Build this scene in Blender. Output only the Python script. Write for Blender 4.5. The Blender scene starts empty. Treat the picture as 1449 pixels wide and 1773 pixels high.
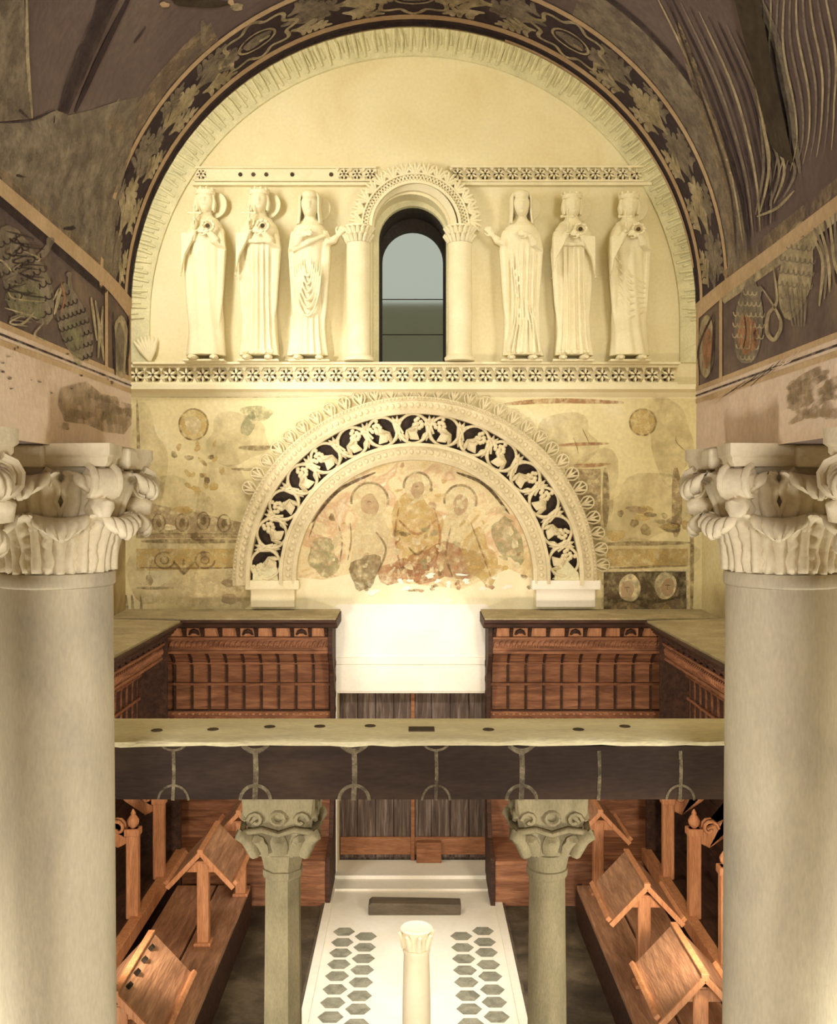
import bpy, bmesh, math, random
from mathutils import Vector, Matrix
from mathutils.geometry import tessellate_polygon
random.seed(7)
R = math.radians
PI = math.pi
sc = bpy.context.scene
COL = sc.collection

# ------------------------------------------------------------------ camera
FPX, VX, VY, CZ = 1700.0, 716.0, 860.0, 4.02          # focal length in px, horizon point, eye height
cd = bpy.data.cameras.new('camera'); cam = bpy.data.objects.new('camera', cd); COL.objects.link(cam)
cam.location = (0, 0, CZ); cam.rotation_euler = (PI/2, 0, 0)
cd.sensor_fit = 'AUTO'; cd.sensor_width = 36; cd.lens = 36*FPX/1773
cd.shift_x = (724.5-VX)/1773; cd.shift_y = (VY-886.5)/1773
cd.clip_start = 0.05
sc.camera = cam

# ------------------------------------------------------------------ exposure, world, lights
vs = sc.view_settings
vs.view_transform = 'Standard'; vs.look = 'None'; vs.gamma = 1; vs.use_curve_mapping = False
vs.exposure = 0.22
sc.display_settings.display_device = 'sRGB'
w = bpy.data.worlds.new('World'); sc.world = w; w.use_nodes = True
bg = w.node_tree.nodes['Background']; bg.inputs[0].default_value = (.62, .64, .55, 1); bg.inputs[1].default_value = .68

def aim(o, target):
    d = Vector(target)-o.location
    o.rotation_euler = d.to_track_quat('-Z', 'Y').to_euler()
def area(name, loc, target, sx, sy, power, col):
    l = bpy.data.lights.new(name, 'AREA'); l.shape = 'RECTANGLE'; l.size = sx; l.size_y = sy
    l.energy = power; l.color = col
    o = bpy.data.objects.new(name, l); COL.objects.link(o); o.location = loc; aim(o, target); return o
def spot(name, loc, target, power, col, ang, blend=.8, rad=.08):
    l = bpy.data.lights.new(name, 'SPOT'); l.energy = power; l.color = col
    l.spot_size = R(ang); l.spot_blend = blend; l.shadow_soft_size = rad
    o = bpy.data.objects.new(name, l); COL.objects.link(o); o.location = loc; aim(o, target); return o
DAY = (1, .968, .89); AMB = (1, .80, .58); SKYL = (1, .965, .90)
sc.cycles.transparent_max_bounces = 32
# bare area lights added for assumed high windows; the side walls have no openings
area('assumed_nave_light_left', (-2.9, 8.3, 6.9), (1.0, 10.4, 5.6), 1.3, 1.5, 175, DAY)
area('assumed_nave_light_right', (2.9, 6.8, 6.6), (-.5, 10.4, 6.0), 1.3, 1.5, 80, DAY)
# assumed flood lamps in the nave, unseen, mostly behind the two front columns
spot('assumed_flood_left', (-2.1, 5.9, 4.4), (-.9, 10.4, 4.9), 420, DAY, 30, 1, .12)
spot('added_spot_door', (.35, 5.5, 4.6), (0, 10.4, 2.3), 620, (1, .95, .86), 22, .9, .15)  # bodiless spot added in the open nave to brighten the door plaster
spot('added_spot_floor', (0.0, 6.2, 4.6), (0, 7.9, 0), 620, (1, .96, .88), 36, .9, .15)  # bodiless spot added in the open nave to brighten the aisle
spot('assumed_lamp_right', (1.72, 5.35, 1.75), (1.5, 9.4, 1.5), 175, AMB, 110, .6, .10)
spot('assumed_lamp_left', (-1.72, 5.35, 1.75), (-1.5, 9.4, 1.5), 145, AMB, 110, .6, .10)
# assumed apse daylight set far back for its shadows; assumed unseen low bay lamps
area('assumed_apse_light', (0, -6.2, 3.9), (0, 4, 3.7), 1.5, 1.7, 600, SKYL)  # bare area light; the east wall has no window
area('assumed_bay_lamp_left', (-2.75, 3.0, .9), (-1.4, 3.66, 1.5), .7, .9, 75, (1, .97, .86))
area('assumed_bay_lamp_right', (2.75, 3.0, .9), (1.4, 3.66, 1.5), .7, .9, 75, (1, .97, .86))

# ------------------------------------------------------------------ materials
def S(r, g, b):
    f = lambda c: (c/255/12.92) if c/255 <= .04045 else ((c/255+.055)/1.055)**2.4
    return (f(r), f(g), f(b), 1)
def mat(name, cols, scale=3.0, detail=6, rough=.85, bump=.15, bscale=40, stretch=(1, 1, 1), coord='pos', dist=.6, fine=.25, spread=.22, spec=.25, metal=0, fade=None):
    """2 to 4 colours mixed by a cloudy noise, a second fine noise on value, and a bump"""
    m = bpy.data.materials.new(name); m.use_nodes = True
    nt = m.node_tree; n = nt.nodes; L = nt.links
    b = n['Principled BSDF']; b.inputs['Roughness'].default_value = rough
    b.inputs['Specular IOR Level'].default_value = spec; b.inputs['Metallic'].default_value = metal
    if coord == 'pos':
        g = n.new('ShaderNodeNewGeometry'); src = g.outputs['Position']
    else:
        g = n.new('ShaderNodeTexCoord'); src = g.outputs['Object']
    mp = n.new('ShaderNodeMapping'); mp.inputs['Scale'].default_value = stretch; L.new(src, mp.inputs['Vector'])
    t = n.new('ShaderNodeTexNoise'); t.inputs['Scale'].default_value = scale; t.inputs['Detail'].default_value = detail
    t.inputs['Distortion'].default_value = dist; L.new(mp.outputs[0], t.inputs['Vector'])
    r = n.new('ShaderNodeValToRGB'); e = r.color_ramp.elements
    k = len(cols)
    while len(e) < k: e.new(.5)
    for i, c in enumerate(cols):
        e[i].position = .5+spread*(2*i/(k-1)-1) if k > 1 else .5
        e[i].color = S(*c)
    L.new(t.outputs['Fac'], r.inputs['Fac'])
    f = n.new('ShaderNodeTexNoise'); f.inputs['Scale'].default_value = bscale; f.inputs['Detail'].default_value = 4
    L.new(mp.outputs[0], f.inputs['Vector'])
    mr = n.new('ShaderNodeMapRange'); mr.inputs[3].default_value = 1-fine; mr.inputs[4].default_value = 1+fine
    mr.inputs[1].default_value = .25; mr.inputs[2].default_value = .75
    L.new(f.outputs['Fac'], mr.inputs[0])
    mx = n.new('ShaderNodeMix'); mx.data_type = 'RGBA'; mx.blend_type = 'MULTIPLY'; mx.inputs[0].default_value = 1
    L.new(r.outputs[0], mx.inputs[6]); L.new(mr.outputs[0], mx.inputs[7])
    L.new(mx.outputs[2], b.inputs['Base Color'])
    if bump:
        bp = n.new('ShaderNodeBump'); bp.inputs['Strength'].default_value = bump; bp.inputs['Distance'].default_value = .02
        L.new(f.outputs['Fac'], bp.inputs['Height']); L.new(bp.outputs[0], b.inputs['Normal'])
    if fade:
        a = n.new('ShaderNodeTexNoise'); a.inputs['Scale'].default_value = fade[2] if len(fade) > 2 else 13; a.inputs['Detail'].default_value = 9; a.inputs['Roughness'].default_value = .7
        L.new(src, a.inputs['Vector'])
        ar = n.new('ShaderNodeMapRange'); ar.inputs[1].default_value = .36; ar.inputs[2].default_value = .62; ar.inputs[3].default_value = fade[0]; ar.inputs[4].default_value = fade[1]
        L.new(a.outputs['Fac'], ar.inputs[0])
        L.new(ar.outputs[0], b.inputs['Alpha'])
    return m

M = {}
M['plaster_up'] = mat('cream plaster', [(226, 212, 168), (234, 222, 182), (238, 228, 192)], 1.3, 6, .9, .12, 30, fine=.05)
M['plaster_low'] = mat('stained cream plaster', [(170, 154, 116), (216, 202, 154), (226, 212, 166), (232, 222, 186)], 1.1, 8, .9, .2, 25, fine=.10)
M['lime'] = mat('white limewash', [(236, 228, 210), (246, 240, 226)], 2, 5, .9, .08, 30, fine=.03)
M['stucco'] = mat('cream stucco', [(230, 218, 180), (240, 230, 196)], 5, 5, .85, .10, 60, fine=.05)
M['stucco_green'] = mat('greenish weathered stucco', [(206, 200, 162), (228, 220, 180)], 6, 6, .9, .2, 50, fine=.1)
M['arch_stucco'] = mat('grey cream carved stucco', [(206, 192, 154), (228, 214, 178)], 6, 5, .85, .2, 70, fine=.1)
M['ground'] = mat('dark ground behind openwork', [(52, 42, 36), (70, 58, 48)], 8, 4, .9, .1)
M['hole'] = mat('dark paint for hole shade and mural', [(62, 52, 40), (88, 74, 56)], 8, 4, .9, 0)  # dark colour standing in for the shade inside small holes
M['vault'] = mat('dark painted vault plaster', [(98, 82, 76), (118, 100, 92), (132, 114, 102)], 1.2, 6, .95, .2, 30, fine=.10)
M['entab'] = mat('pinkish plaster beam', [(222, 196, 166), (238, 214, 188), (242, 222, 202)], 2.2, 7, .9, .15, 35, fine=.08)
M['frieze_ground'] = mat('dark mauve mural ground', [(96, 80, 74), (118, 100, 88), (140, 120, 98)], 4, 7, .95, .1, 40, fine=.15)
M['mural_light'] = mat('faded ochre mural paint', [(170, 152, 114), (204, 186, 144), (222, 204, 166)], 7, 6, .95, .1, 60, fine=.15, fade=(.4, 1.0))
M['mural_mid'] = mat('olive grey mural paint', [(138, 124, 104), (170, 154, 128)], 9, 6, .95, .1, 60, fine=.2, fade=(.4, 1.0))
M['mural_dark'] = mat('dark umber mural paint', [(58, 46, 46), (78, 64, 60)], 8, 6, .95, .1, 60, fine=.2, fade=(.4, 1.0))
M['mural_orange'] = mat('orange mural paint', [(176, 122, 86), (196, 150, 108)], 8, 6, .95, .1, 60, fine=.2, fade=(.4, 1.0))
M['strip'] = mat('pale painted border strip', [(196, 164, 122), (220, 190, 148)], 4, 6, .95, .1, 50, fine=.12)
M['band_ground'] = mat('black brown mural ground', [(62, 50, 50), (80, 66, 64)], 4, 6, .95, .1, 40, fine=.2)
M['stain'] = mat('brown damp stain', [(142, 122, 92), (170, 148, 114), (196, 172, 134)], 9, 8, .95, .2, 40, fine=.25, fade=(.0, .8))
M['col'] = mat('grey green stone', [(160, 150, 134), (186, 174, 150), (198, 188, 162)], 1.6, 7, .75, .06, 45, stretch=(2.2, 2.2, .7), fine=.10)
M['capital'] = mat('pale limestone', [(206, 192, 164), (226, 212, 184)], 4, 6, .85, .15, 60, fine=.07)
M['small_col'] = mat('olive grey stone', [(130, 120, 92), (160, 147, 114)], 4, 7, .85, .2, 60, stretch=(2, 2, .8), fine=.15)
M['marble'] = mat('white marble', [(238, 232, 216), (248, 244, 232)], 2, 6, .6, .05, 30, fine=.03)
M['white_col'] = mat('cream marble', [(236, 222, 186), (246, 234, 204)], 3, 5, .7, .05, 30, fine=.03)
M['hex'] = mat('dark grey green stone tile', [(112, 112, 98), (160, 158, 140)], 9, 6, .8, .05, 70, fine=.2)
M['floor'] = mat('brown grey stone paving', [(54, 46, 38), (84, 74, 60), (124, 110, 90)], 2.5, 7, .85, .2, 30, fine=.15)
M['slab'] = mat('dark weathered slab', [(84, 74, 62), (112, 100, 84)], 4, 7, .9, .4, 40, stretch=(.5, 3, 3), fine=.2)
M['beam'] = mat('dark brown painted beam', [(44, 33, 27), (57, 43, 35), (72, 56, 44)], 2.5, 7, .9, .2, 30, stretch=(.5, 2, 2), fine=.2)
M['beam_paint'] = mat('worn cream line paint', [(92, 80, 64), (150, 136, 108)], 12, 7, .9, .1, 60, fine=.25, fade=(.3, 1.0, 20))
M['beam_top'] = mat('pale stone coping', [(206, 194, 156), (230, 220, 182)], 3, 7, .9, .3, 40, stretch=(.6, 2, 2), fine=.12)
def wood(name, cols, st, sc_=5, **k):
    return mat(name, cols, sc_, 8, k.get('rough', .65), .35, 22, stretch=st, coord=k.get('coord', 'obj'), dist=.8, fine=.22)
M['wood_x'] = wood('reddish walnut along x', [(112, 74, 54), (150, 102, 74), (180, 128, 94)], (.5, 4, 4))
M['wood_z'] = wood('reddish walnut along z', [(112, 74, 54), (150, 102, 74), (180, 128, 94)], (4, 4, .5))
M['wall_old'] = mat('smoky old wall paint', [(118, 98, 68), (166, 146, 106), (198, 180, 134)], 2.6, 8, .9, .2, 30, stretch=(1, 1, .4), fine=.15)
M['dust'] = mat('dusty grey plaster capping', [(150, 136, 104), (184, 168, 132)], 4, 7, .95, .2, 40, fine=.15)
M['wood_dark'] = wood('dark walnut and recess shade', [(50, 34, 28), (70, 48, 38), (88, 60, 46)], (.7, 4, 4))
M['wood_y'] = wood('worn brown planks', [(138, 100, 76), (168, 126, 98), (194, 150, 118)], (4, .5, 4))
M['wood_post'] = wood('orange brown oak', [(180, 122, 84), (210, 152, 110)], (5, 5, .6))
M['door_wood'] = wood('weathered grey brown door boards', [(62, 50, 44), (92, 76, 66), (134, 118, 106)], (6, 4, .5), 4)
M['door_rail'] = wood('orange brown door rail', [(128, 82, 54), (160, 110, 76)], (.6, 4, 4))
M['fresco'] = mat('faded fresco', [(188, 158, 108), (218, 196, 148), (226, 210, 168), (206, 172, 132), (232, 220, 186)], 3.2, 9, .95, .15, 45, dist=1.4, fine=.12)
M['f_green'] = mat('faded green fresco', [(142, 142, 104), (188, 180, 134)], 8, 7, .95, .1, 50, fine=.15, fade=(.05, .72))
M['f_red'] = mat('faded red brown fresco', [(150, 98, 66), (196, 148, 104)], 10, 8, .95, .1, 60, fine=.2, fade=(.05, .72))
M['f_ochre'] = mat('faded ochre fresco', [(196, 164, 96), (218, 190, 124)], 7, 7, .95, .1, 50, fine=.1, fade=(.05, .72))
M['f_brown'] = mat('faded brown fresco line', [(112, 92, 62), (150, 128, 90)], 9, 7, .95, .1, 60, fine=.2, fade=(.05, .72))
M['f_pale'] = mat('pale fresco', [(220, 202, 156), (236, 222, 180)], 6, 6, .95, .1, 50, fine=.06, fade=(.25, .95))
M['f_panel'] = mat('dark fresco panel', [(78, 64, 48), (104, 88, 66)], 7, 7, .95, .1, 50, fine=.2, fade=(.35, 1.0))
M['f_skin'] = mat('faded flesh fresco', [(180, 142, 108), (206, 172, 136)], 8, 6, .95, .1, 50, fine=.1, fade=(.05, .72))
M['wash'] = mat('thin smoky wash', [(120, 100, 66), (168, 144, 98)], 5, 8, .95, .1, 40, fine=.2, fade=(.0, .26, 5))
M['iron'] = mat('dark iron', [(40, 36, 32), (60, 54, 48)], 10, 4, .6, .1, metal=.6)
M['roof'] = mat('grey roof tiles', [(128, 122, 98), (150, 142, 116)], 6, 6, .9, .2, 20, stretch=(1, 1, 6))
M['frame_dark'] = mat('dark window frame', [(52, 46, 40), (66, 58, 50)], 6, 4, .8, .05)
def glass():
    m = bpy.data.materials.new('old window glass'); m.use_nodes = True
    n = m.node_tree.nodes; L = m.node_tree.links; b = n['Principled BSDF']
    b.inputs['Base Color'].default_value = (.86, .90, .88, 1); b.inputs['Roughness'].default_value = .18
    b.inputs['Transmission Weight'].default_value = 1; b.inputs['IOR'].default_value = 1.1
    g = n.new('ShaderNodeNewGeometry'); mp = n.new('ShaderNodeMapping'); mp.inputs['Scale'].default_value = (9, 9, 1.5)
    t = n.new('ShaderNodeTexNoise'); t.inputs['Scale'].default_value = 4; bp = n.new('ShaderNodeBump'); bp.inputs['Strength'].default_value = .25
    L.new(g.outputs['Position'], mp.inputs[0]); L.new(mp.outputs[0], t.inputs['Vector']); L.new(t.outputs['Fac'], bp.inputs['Height']); L.new(bp.outputs[0], b.inputs['Normal'])
    return m
M['glass'] = glass()

# ------------------------------------------------------------------ mesh helpers
class MB:
    def __init__(s, mtx=None): s.v = []; s.f = []; s.mi = []; s.M = mtx
    def add(s, vs_, fs, mi=0, mtx=None):
        o = len(s.v)
        for p in vs_:
            p = Vector(p)
            if mtx is not None: p = mtx @ p
            if s.M is not None: p = s.M @ p
            s.v.append(p)
        for f in fs: s.f.append([i+o for i in f]); s.mi.append(mi)
        return s
    def box(s, a, b, mi=0, mtx=None):
        x0, y0, z0 = a; x1, y1, z1 = b
        s.add([(x0,y0,z0),(x1,y0,z0),(x1,y1,z0),(x0,y1,z0),(x0,y0,z1),(x1,y0,z1),(x1,y1,z1),(x0,y1,z1)],
              [(0,3,2,1),(4,5,6,7),(0,1,5,4),(1,2,6,5),(2,3,7,6),(3,0,4,7)], mi, mtx); return s
    def loft(s, secs, mi=0, caps=True, closed=True, mtx=None):
        n = len(secs[0]); vs_ = [p for q in secs for p in q]; fs = []
        for i in range(len(secs)-1):
            for j in range(n if closed else n-1):
                k = (j+1) % n
                fs.append((i*n+j, i*n+k, (i+1)*n+k, (i+1)*n+j))
        if caps and closed:
            fs.append(tuple(range(n))[::-1]); fs.append(tuple((len(secs)-1)*n+j for j in range(n)))
        s.add(vs_, fs, mi, mtx); return s
    def tube(s, pts, r, n=8, mi=0, flat=1.0, mtx=None, up=None, rot=0):
        pts = [Vector(p) for p in pts]; k = len(pts)
        rs = r if isinstance(r, (list, tuple)) else [r]*k
        tg = [(pts[min(i+1, k-1)]-pts[max(i-1, 0)]).normalized() for i in range(k)]
        u = Vector(up) if up else (Vector((0, 0, 1)) if abs(tg[0].z) < .9 else Vector((0, 1, 0)))
        secs = []
        for i in range(k):
            a = u-tg[i]*u.dot(tg[i])
            if a.length < 1e-5: a = tg[i].orthogonal()
            a.normalize(); b = tg[i].cross(a); u = a
            secs.append([pts[i]+(a*math.cos(2*PI*j/n+rot)*flat+b*math.sin(2*PI*j/n+rot))*rs[i] for j in range(n)])
        return s.loft(secs, mi, mtx=mtx)
    def lathe(s, prof, n=24, c=(0, 0, 0), mi=0, rot=0, mtx=None):
        c = Vector(c)
        return s.loft([[c+Vector((r*math.cos(2*PI*j/n+rot), r*math.sin(2*PI*j/n+rot), z)) for j in range(n)] for r, z in prof], mi, mtx=mtx)
    def grid(s, fn, nu, nv, mi=0, mtx=None):
        vs_ = [fn(i/nu, j/nv) for i in range(nu+1) for j in range(nv+1)]
        fs = [(i*(nv+1)+j, (i+1)*(nv+1)+j, (i+1)*(nv+1)+j+1, i*(nv+1)+j+1) for i in range(nu) for j in range(nv)]
        return s.add(vs_, fs, mi, mtx)
    def sphere(s, c, r, nu=10, nv=7, mi=0, mtx=None):
        c = Vector(c); r = r if isinstance(r, (tuple, list)) else (r, r, r)
        secs = []
        for i in range(nv+1):
            t = -PI/2+PI*i/nv; t = max(-PI/2+.12, min(PI/2-.12, t))
            secs.append([c+Vector((r[0]*math.cos(t)*math.cos(2*PI*j/nu), r[1]*math.cos(t)*math.sin(2*PI*j/nu), r[2]*math.sin(t))) for j in range(nu)])
        return s.loft(secs, mi, mtx=mtx)
    def plate(s, outer, holes, y0, y1, mi=0, fn=None, mi_side=None):
        """polygon in x,z with holes, as a slab from y0 (front) to y1"""
        fn = fn or (lambda x, z, y: (x, y, z))
        loops = [outer]+holes; flat = [p for l in loops for p in l]
        tri = tessellate_polygon([[Vector((x, z, 0)) for x, z in l] for l in loops]); n = len(flat)
        vs_ = [fn(x, z, y0) for x, z in flat]+[fn(x, z, y1) for x, z in flat]
        s.add(vs_, [tuple(t) for t in tri]+[(a+n, c+n, b+n) for a, b, c in tri], mi)
        base = len(s.v)-2*n; o = 0
        for l in loops:
            k = len(l)
            for j in range(k):
                a = base+o+j; b = base+o+(j+1) % k
                s.f.append([a, b, b+n, a+n]); s.mi.append(mi if mi_side is None else mi_side)
            o += k
        return s
    def build(s, name, mats, parent=None, smooth=None, local=False, recalc=True, bevel=0, solid=0):
        vs_ = s.v
        if parent is not None and not local:
            inv = parent_world(parent).inverted(); vs_ = [inv @ p for p in vs_]
        me = bpy.data.meshes.new(name); me.from_pydata([tuple(p) for p in vs_], [], s.f)
        for m in (mats if isinstance(mats, (list, tuple)) else [mats]): me.materials.append(M[m])
        me.polygons.foreach_set('material_index', s.mi)
        if recalc:
            bm = bmesh.new(); bm.from_mesh(me); bmesh.ops.recalc_face_normals(bm, faces=bm.faces); bm.to_mesh(me); bm.free()
        if smooth is not None:
            me.shade_smooth()
            if smooth < 180: me.set_sharp_from_angle(angle=R(smooth))
        o = bpy.data.objects.new(name, me); COL.objects.link(o)
        if parent is not None: o.parent = parent
        if solid:
            md = o.modifiers.new('thick', 'SOLIDIFY'); md.thickness = solid; md.offset = 0
        if bevel:
            md = o.modifiers.new('bevel', 'BEVEL'); md.width = bevel; md.segments = 2; md.limit_method = 'ANGLE'
        return o
def parent_world(o):
    m = o.matrix_basis.copy()
    return m if o.parent is None else parent_world(o.parent) @ m
def tag(o, label=None, cat=None, group=None, kind=None):
    if label: o['label'] = label
    if cat: o['category'] = cat
    if group: o['group'] = group
    if kind: o['kind'] = kind
    return o
def thing(name, label, cat, loc=(0, 0, 0), rz=0, group=None):
    o = bpy.data.objects.new(name, None); COL.objects.link(o); o.empty_display_size = .1
    o.location = loc; o.rotation_euler = (0, 0, rz)
    return tag(o, label, cat, group)
def struct(o): o['kind'] = 'structure'; return o
def kids(o): return [c for c in bpy.data.objects if c.parent == o]
def copy_tree(o, parent=None):
    c = o.copy(); COL.objects.link(c)
    if parent is not None: c.parent = parent
    for ch in kids(o): copy_tree(ch, c)
    return c

def at(px, py, d): return Vector(((px-VX)*d/FPX, d, CZ-(py-VY)*d/FPX))   # photo pixel at depth d -> point
YW = 10.4                                                                 # the far (west) wall's face
def wx(px): return (px-VX)*YW/FPX
def wz(py): return CZ-(py-VY)*YW/FPX
k_w = YW/FPX
# presbytery vault
VR, VZ, VEND = 1.262, 4.86, 4.38
def vault_hit(px, py, off=0):
    a, b = (px-VX)/FPX, (VY-py)/FPX; h = VZ-CZ; r = VR-off
    A = a*a+b*b; B = -2*b*h; C_ = h*h-r*r
    d = (-B+math.sqrt(max(B*B-4*A*C_, 0)))/(2*A)
    if CZ+b*d < VZ: d = r/max(abs(a), 1e-6)
    return Vector((a*d, min(d, VEND-.001), CZ+b*d))
def wall_hit(px, py, off=0): return at(px, py, YW-off)
def vault_uv(d, phi, off=0):                    # phi from the left springing over the crown
    r = VR-off; return Vector((-r*math.cos(phi), d, VZ+r*math.sin(phi)))

class Paint:
    """strokes and patches of paint laid onto a surface (fn maps 2d + offset to a point)"""
    def __init__(s, mb, fn): s.mb = mb; s.fn = fn; s.k = 0
    def poly(s, pts, mi, lay=1):
        s.k += 1; off = .0012*lay+.00002*(s.k % 40)
        tri = tessellate_polygon([[Vector((x, y, 0)) for x, y in pts]])
        s.mb.add([s.fn(x, y, off) for x, y in pts], [tuple(t) for t in tri], mi)
    def stroke(s, pts, w, mi, lay=2, sub=6, taper=True):
        s.k += 1; off = .0012*lay+.00002*(s.k % 40)
        P_ = [Vector(p) for p in pts]; q = []
        for i in range(len(P_)-1):
            p0, p1, p2, p3 = P_[max(i-1, 0)], P_[i], P_[i+1], P_[min(i+2, len(P_)-1)]
            for j in range(sub):
                t = j/sub
                q.append(.5*((2*p1)+(p2-p0)*t+(2*p0-5*p1+4*p2-p3)*t*t+(3*p1-p0-3*p2+p3)*t**3))
        q.append(P_[-1]); n = len(q); vs_ = []
        for i, p in enumerate(q):
            t = q[min(i+1, n-1)]-q[max(i-1, 0)]
            nn = Vector((-t.y, t.x)); nn.normalize()
            ww = w*.5*((math.sin(PI*(i+.6)/(n+.2))**.6) if taper else 1)
            vs_ += [s.fn(*(p+nn*ww), off), s.fn(*(p-nn*ww), off)]
        s.mb.add(vs_, [(2*i, 2*i+1, 2*i+3, 2*i+2) for i in range(n-1)], mi)
    def blob(s, c, rx, ry, mi, rot=0, lay=1, wob=.12, n=20):
        ph = [random.uniform(0, 6.28) for _ in range(3)]
        pts = []
        for j in range(n):
            a = 2*PI*j/n; r = 1+wob*(math.sin(2*a+ph[0])+.6*math.sin(3*a+ph[1])+.5*math.sin(5*a+ph[2]))
            x, y = rx*r*math.cos(a), ry*r*math.sin(a)
            pts.append((c[0]+x*math.cos(rot)-y*math.sin(rot), c[1]+x*math.sin(rot)+y*math.cos(rot)))
        s.poly(pts, mi, lay)
    def ring(s, c, rx, ry, w, mi, a0=0, a1=2*PI, rot=0, lay=2, n=10):
        pts = []
        for j in range(n+1):
            a = a0+(a1-a0)*j/n; x, y = rx*math.cos(a), ry*math.sin(a)
            pts.append((c[0]+x*math.cos(rot)-y*math.sin(rot), c[1]+x*math.sin(rot)+y*math.cos(rot)))
        s.stroke(pts, w, mi, lay, 3, False)
    def leaf(s, c, ang, L, mi, lay=2, n=4, w=.3, sx=1):
        """acanthus spray: a stem and paired leaflets"""
        dx, dy = math.cos(ang), math.sin(ang)
        s.stroke([c, (c[0]+dx*L*.5+dy*L*.06, c[1]+dy*L*.5-dx*L*.06), (c[0]+dx*L, c[1]+dy*L)], L*.2, mi, lay)
        for i in range(n):
            t = .12+.75*i/n
            bx, by = c[0]+dx*L*t, c[1]+dy*L*t; l = L*w*(1.25-t)
            for sg in (-1, 1):
                a = ang+sg*random.uniform(.5, .9); b = ang+sg*random.uniform(1.0, 1.5)
                s.stroke([(bx, by), (bx+math.cos(a)*l*.6, by+math.sin(a)*l*.6), (bx+math.cos(a)*l*.6+math.cos(b)*l*.5, by+math.sin(a)*l*.6+math.sin(b)*l*.5)], L*.13, mi, lay)

def arc(cx, cz, r, a0, a1, n): return [(cx+r*math.cos(a0+(a1-a0)*i/n), cz+r*math.sin(a0+(a1-a0)*i/n)) for i in range(n+1)]

# ================================================================== STRUCTURE
HX = 3.05                                     # half width of the hall
LZ, LR = 5.92, 3.05                           # nave vault axis height and radius
# window opening: outer hole and the narrower inner reveal
WCX = wx(711); W_HW = 66*k_w; W_SP = wz(402); W_SILL = wz(628)
def arch_hole(cx, hw, z0, zs, n=20): return [(cx-hw, z0), (cx+hw, z0)]+arc(cx, zs, hw, 0, PI, n)
DX0, DX1, DZ = wx(584), wx(848), wz(1197)     # door opening
# --- west wall with its lunette
mb = MB()
outer = [(-HX-.4, -.02), (DX0, -.02), (DX0, DZ), (DX1, DZ), (DX1, -.02), (HX+.4, -.02), (HX+.4, LZ+LR+.4), (-HX-.4, LZ+LR+.4)]
mb.plate(outer, [arch_hole(WCX, W_HW, W_SILL, W_SP)], YW, YW+.9, 0)
IHW = .365; I_SP = W_SP-.02
mb.plate(arch_hole(WCX, W_HW+.02, W_SILL-.02, W_SP), [arch_hole(WCX+.02, IHW, W_SILL+.005, I_SP)], YW+.22, YW+.30, 1)
pw = Paint(mb, wall_hit)
# lower, stained zone of the wall, below the star cornice
pw.poly([(150, 690), (1290, 690), (1290, 1500), (850, 1500), (850, 1195), (582, 1195), (582, 1500), (150, 1500)], 2, 1)
# tympanum fresco ground under the vine arch
pw.poly([(718+204*math.cos(a), 1000-204*math.sin(a)) for a in [PI*i/30 for i in range(31)]]+[(512, 1046), (924, 1046)], 3, 2)
pw.poly([(514, 1000), (560, 1004), (640, 985), (700, 1010), (800, 1020), (880, 985), (922, 1002), (924, 1056), (512, 1056)], 5, 3)
# white lime over the door
pw.poly([(572, 1056), (586, 1046), (840, 1046), (856, 1060), (856, 1200), (572, 1200)], 4, 3)
# --- left fresco field
pw.blob((335, 735), 26, 28, 7, lay=3, wob=.03); pw.ring((335, 735), 25, 27, 3, 8, lay=4); pw.blob((334, 735), 13, 16, 12, lay=4, wob=.1)
for i in range(22): pw.blob((random.gauss(345, 24), random.uniform(765, 860)), random.uniform(3, 9), random.uniform(3, 7), random.choice([7, 8, 7]), random.uniform(0, 3), 3)
for (x0, x1, y, t, m_) in [(413, 480, 775, 9, 8), (400, 452, 812, 5, 8), (236, 545, 687, 3, 8), (244, 430, 937, 8, 8), (236, 420, 983, 3, 8), (236, 420, 925, 2, 8), (236, 300, 1018, 5, 8)]:
    pw.stroke([(x0, y), ((x0+x1)/2, y+random.uniform(-1, 1)), (x1, y)], t, m_, 3)
pw.poly([(236, 950), (420, 950), (415, 985), (236, 988)], 7, 2); pw.poly([(236, 890), (250, 870), (330, 885), (420, 905), (420, 932), (236, 932)], 13, 2)
for x in (285, 355):
    pw.ring((x, 970), 17, 14, 3, 8, 0, 5.2, lay=4); pw.ring((x, 970), 7, 6, 2.5, 8, lay=4)
for a in (-2.2, -1.57, -.9): pw.stroke([(318, 995), (318+14*math.cos(a), 995+14*math.sin(a)), (318+30*math.cos(a), 995+28*math.sin(a))], 5, 8, 4)
for x, y in ((275, 905), (315, 905), (352, 902), (388, 906)): pw.ring((x, y), 11, 15, 2.5, 8, lay=4); pw.blob((x, y), 5, 8, 8, lay=4)
for i in range(18): pw.blob((random.uniform(240, 420), random.uniform(870, 1050)), random.uniform(5, 18), random.uniform(3, 9), random.choice([8, 13, 7, 12, 12]), 0, 3)
pw.poly([(300, 1000), (420, 995), (424, 1052), (340, 1050), (240, 1040)], 12, 2)
for x in (205, 218, 228, 243): pw.stroke([(x, 1030), (x+2, 1060), (x, 1100)], 5, 8, 3)
pw.blob((445, 715), 30, 12, 9, lay=2); pw.blob((430, 735), 12, 20, 9, .2, 2)
pw.stroke([(237, 690), (240, 800), (237, 930)], 6, 8, 2)
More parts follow.
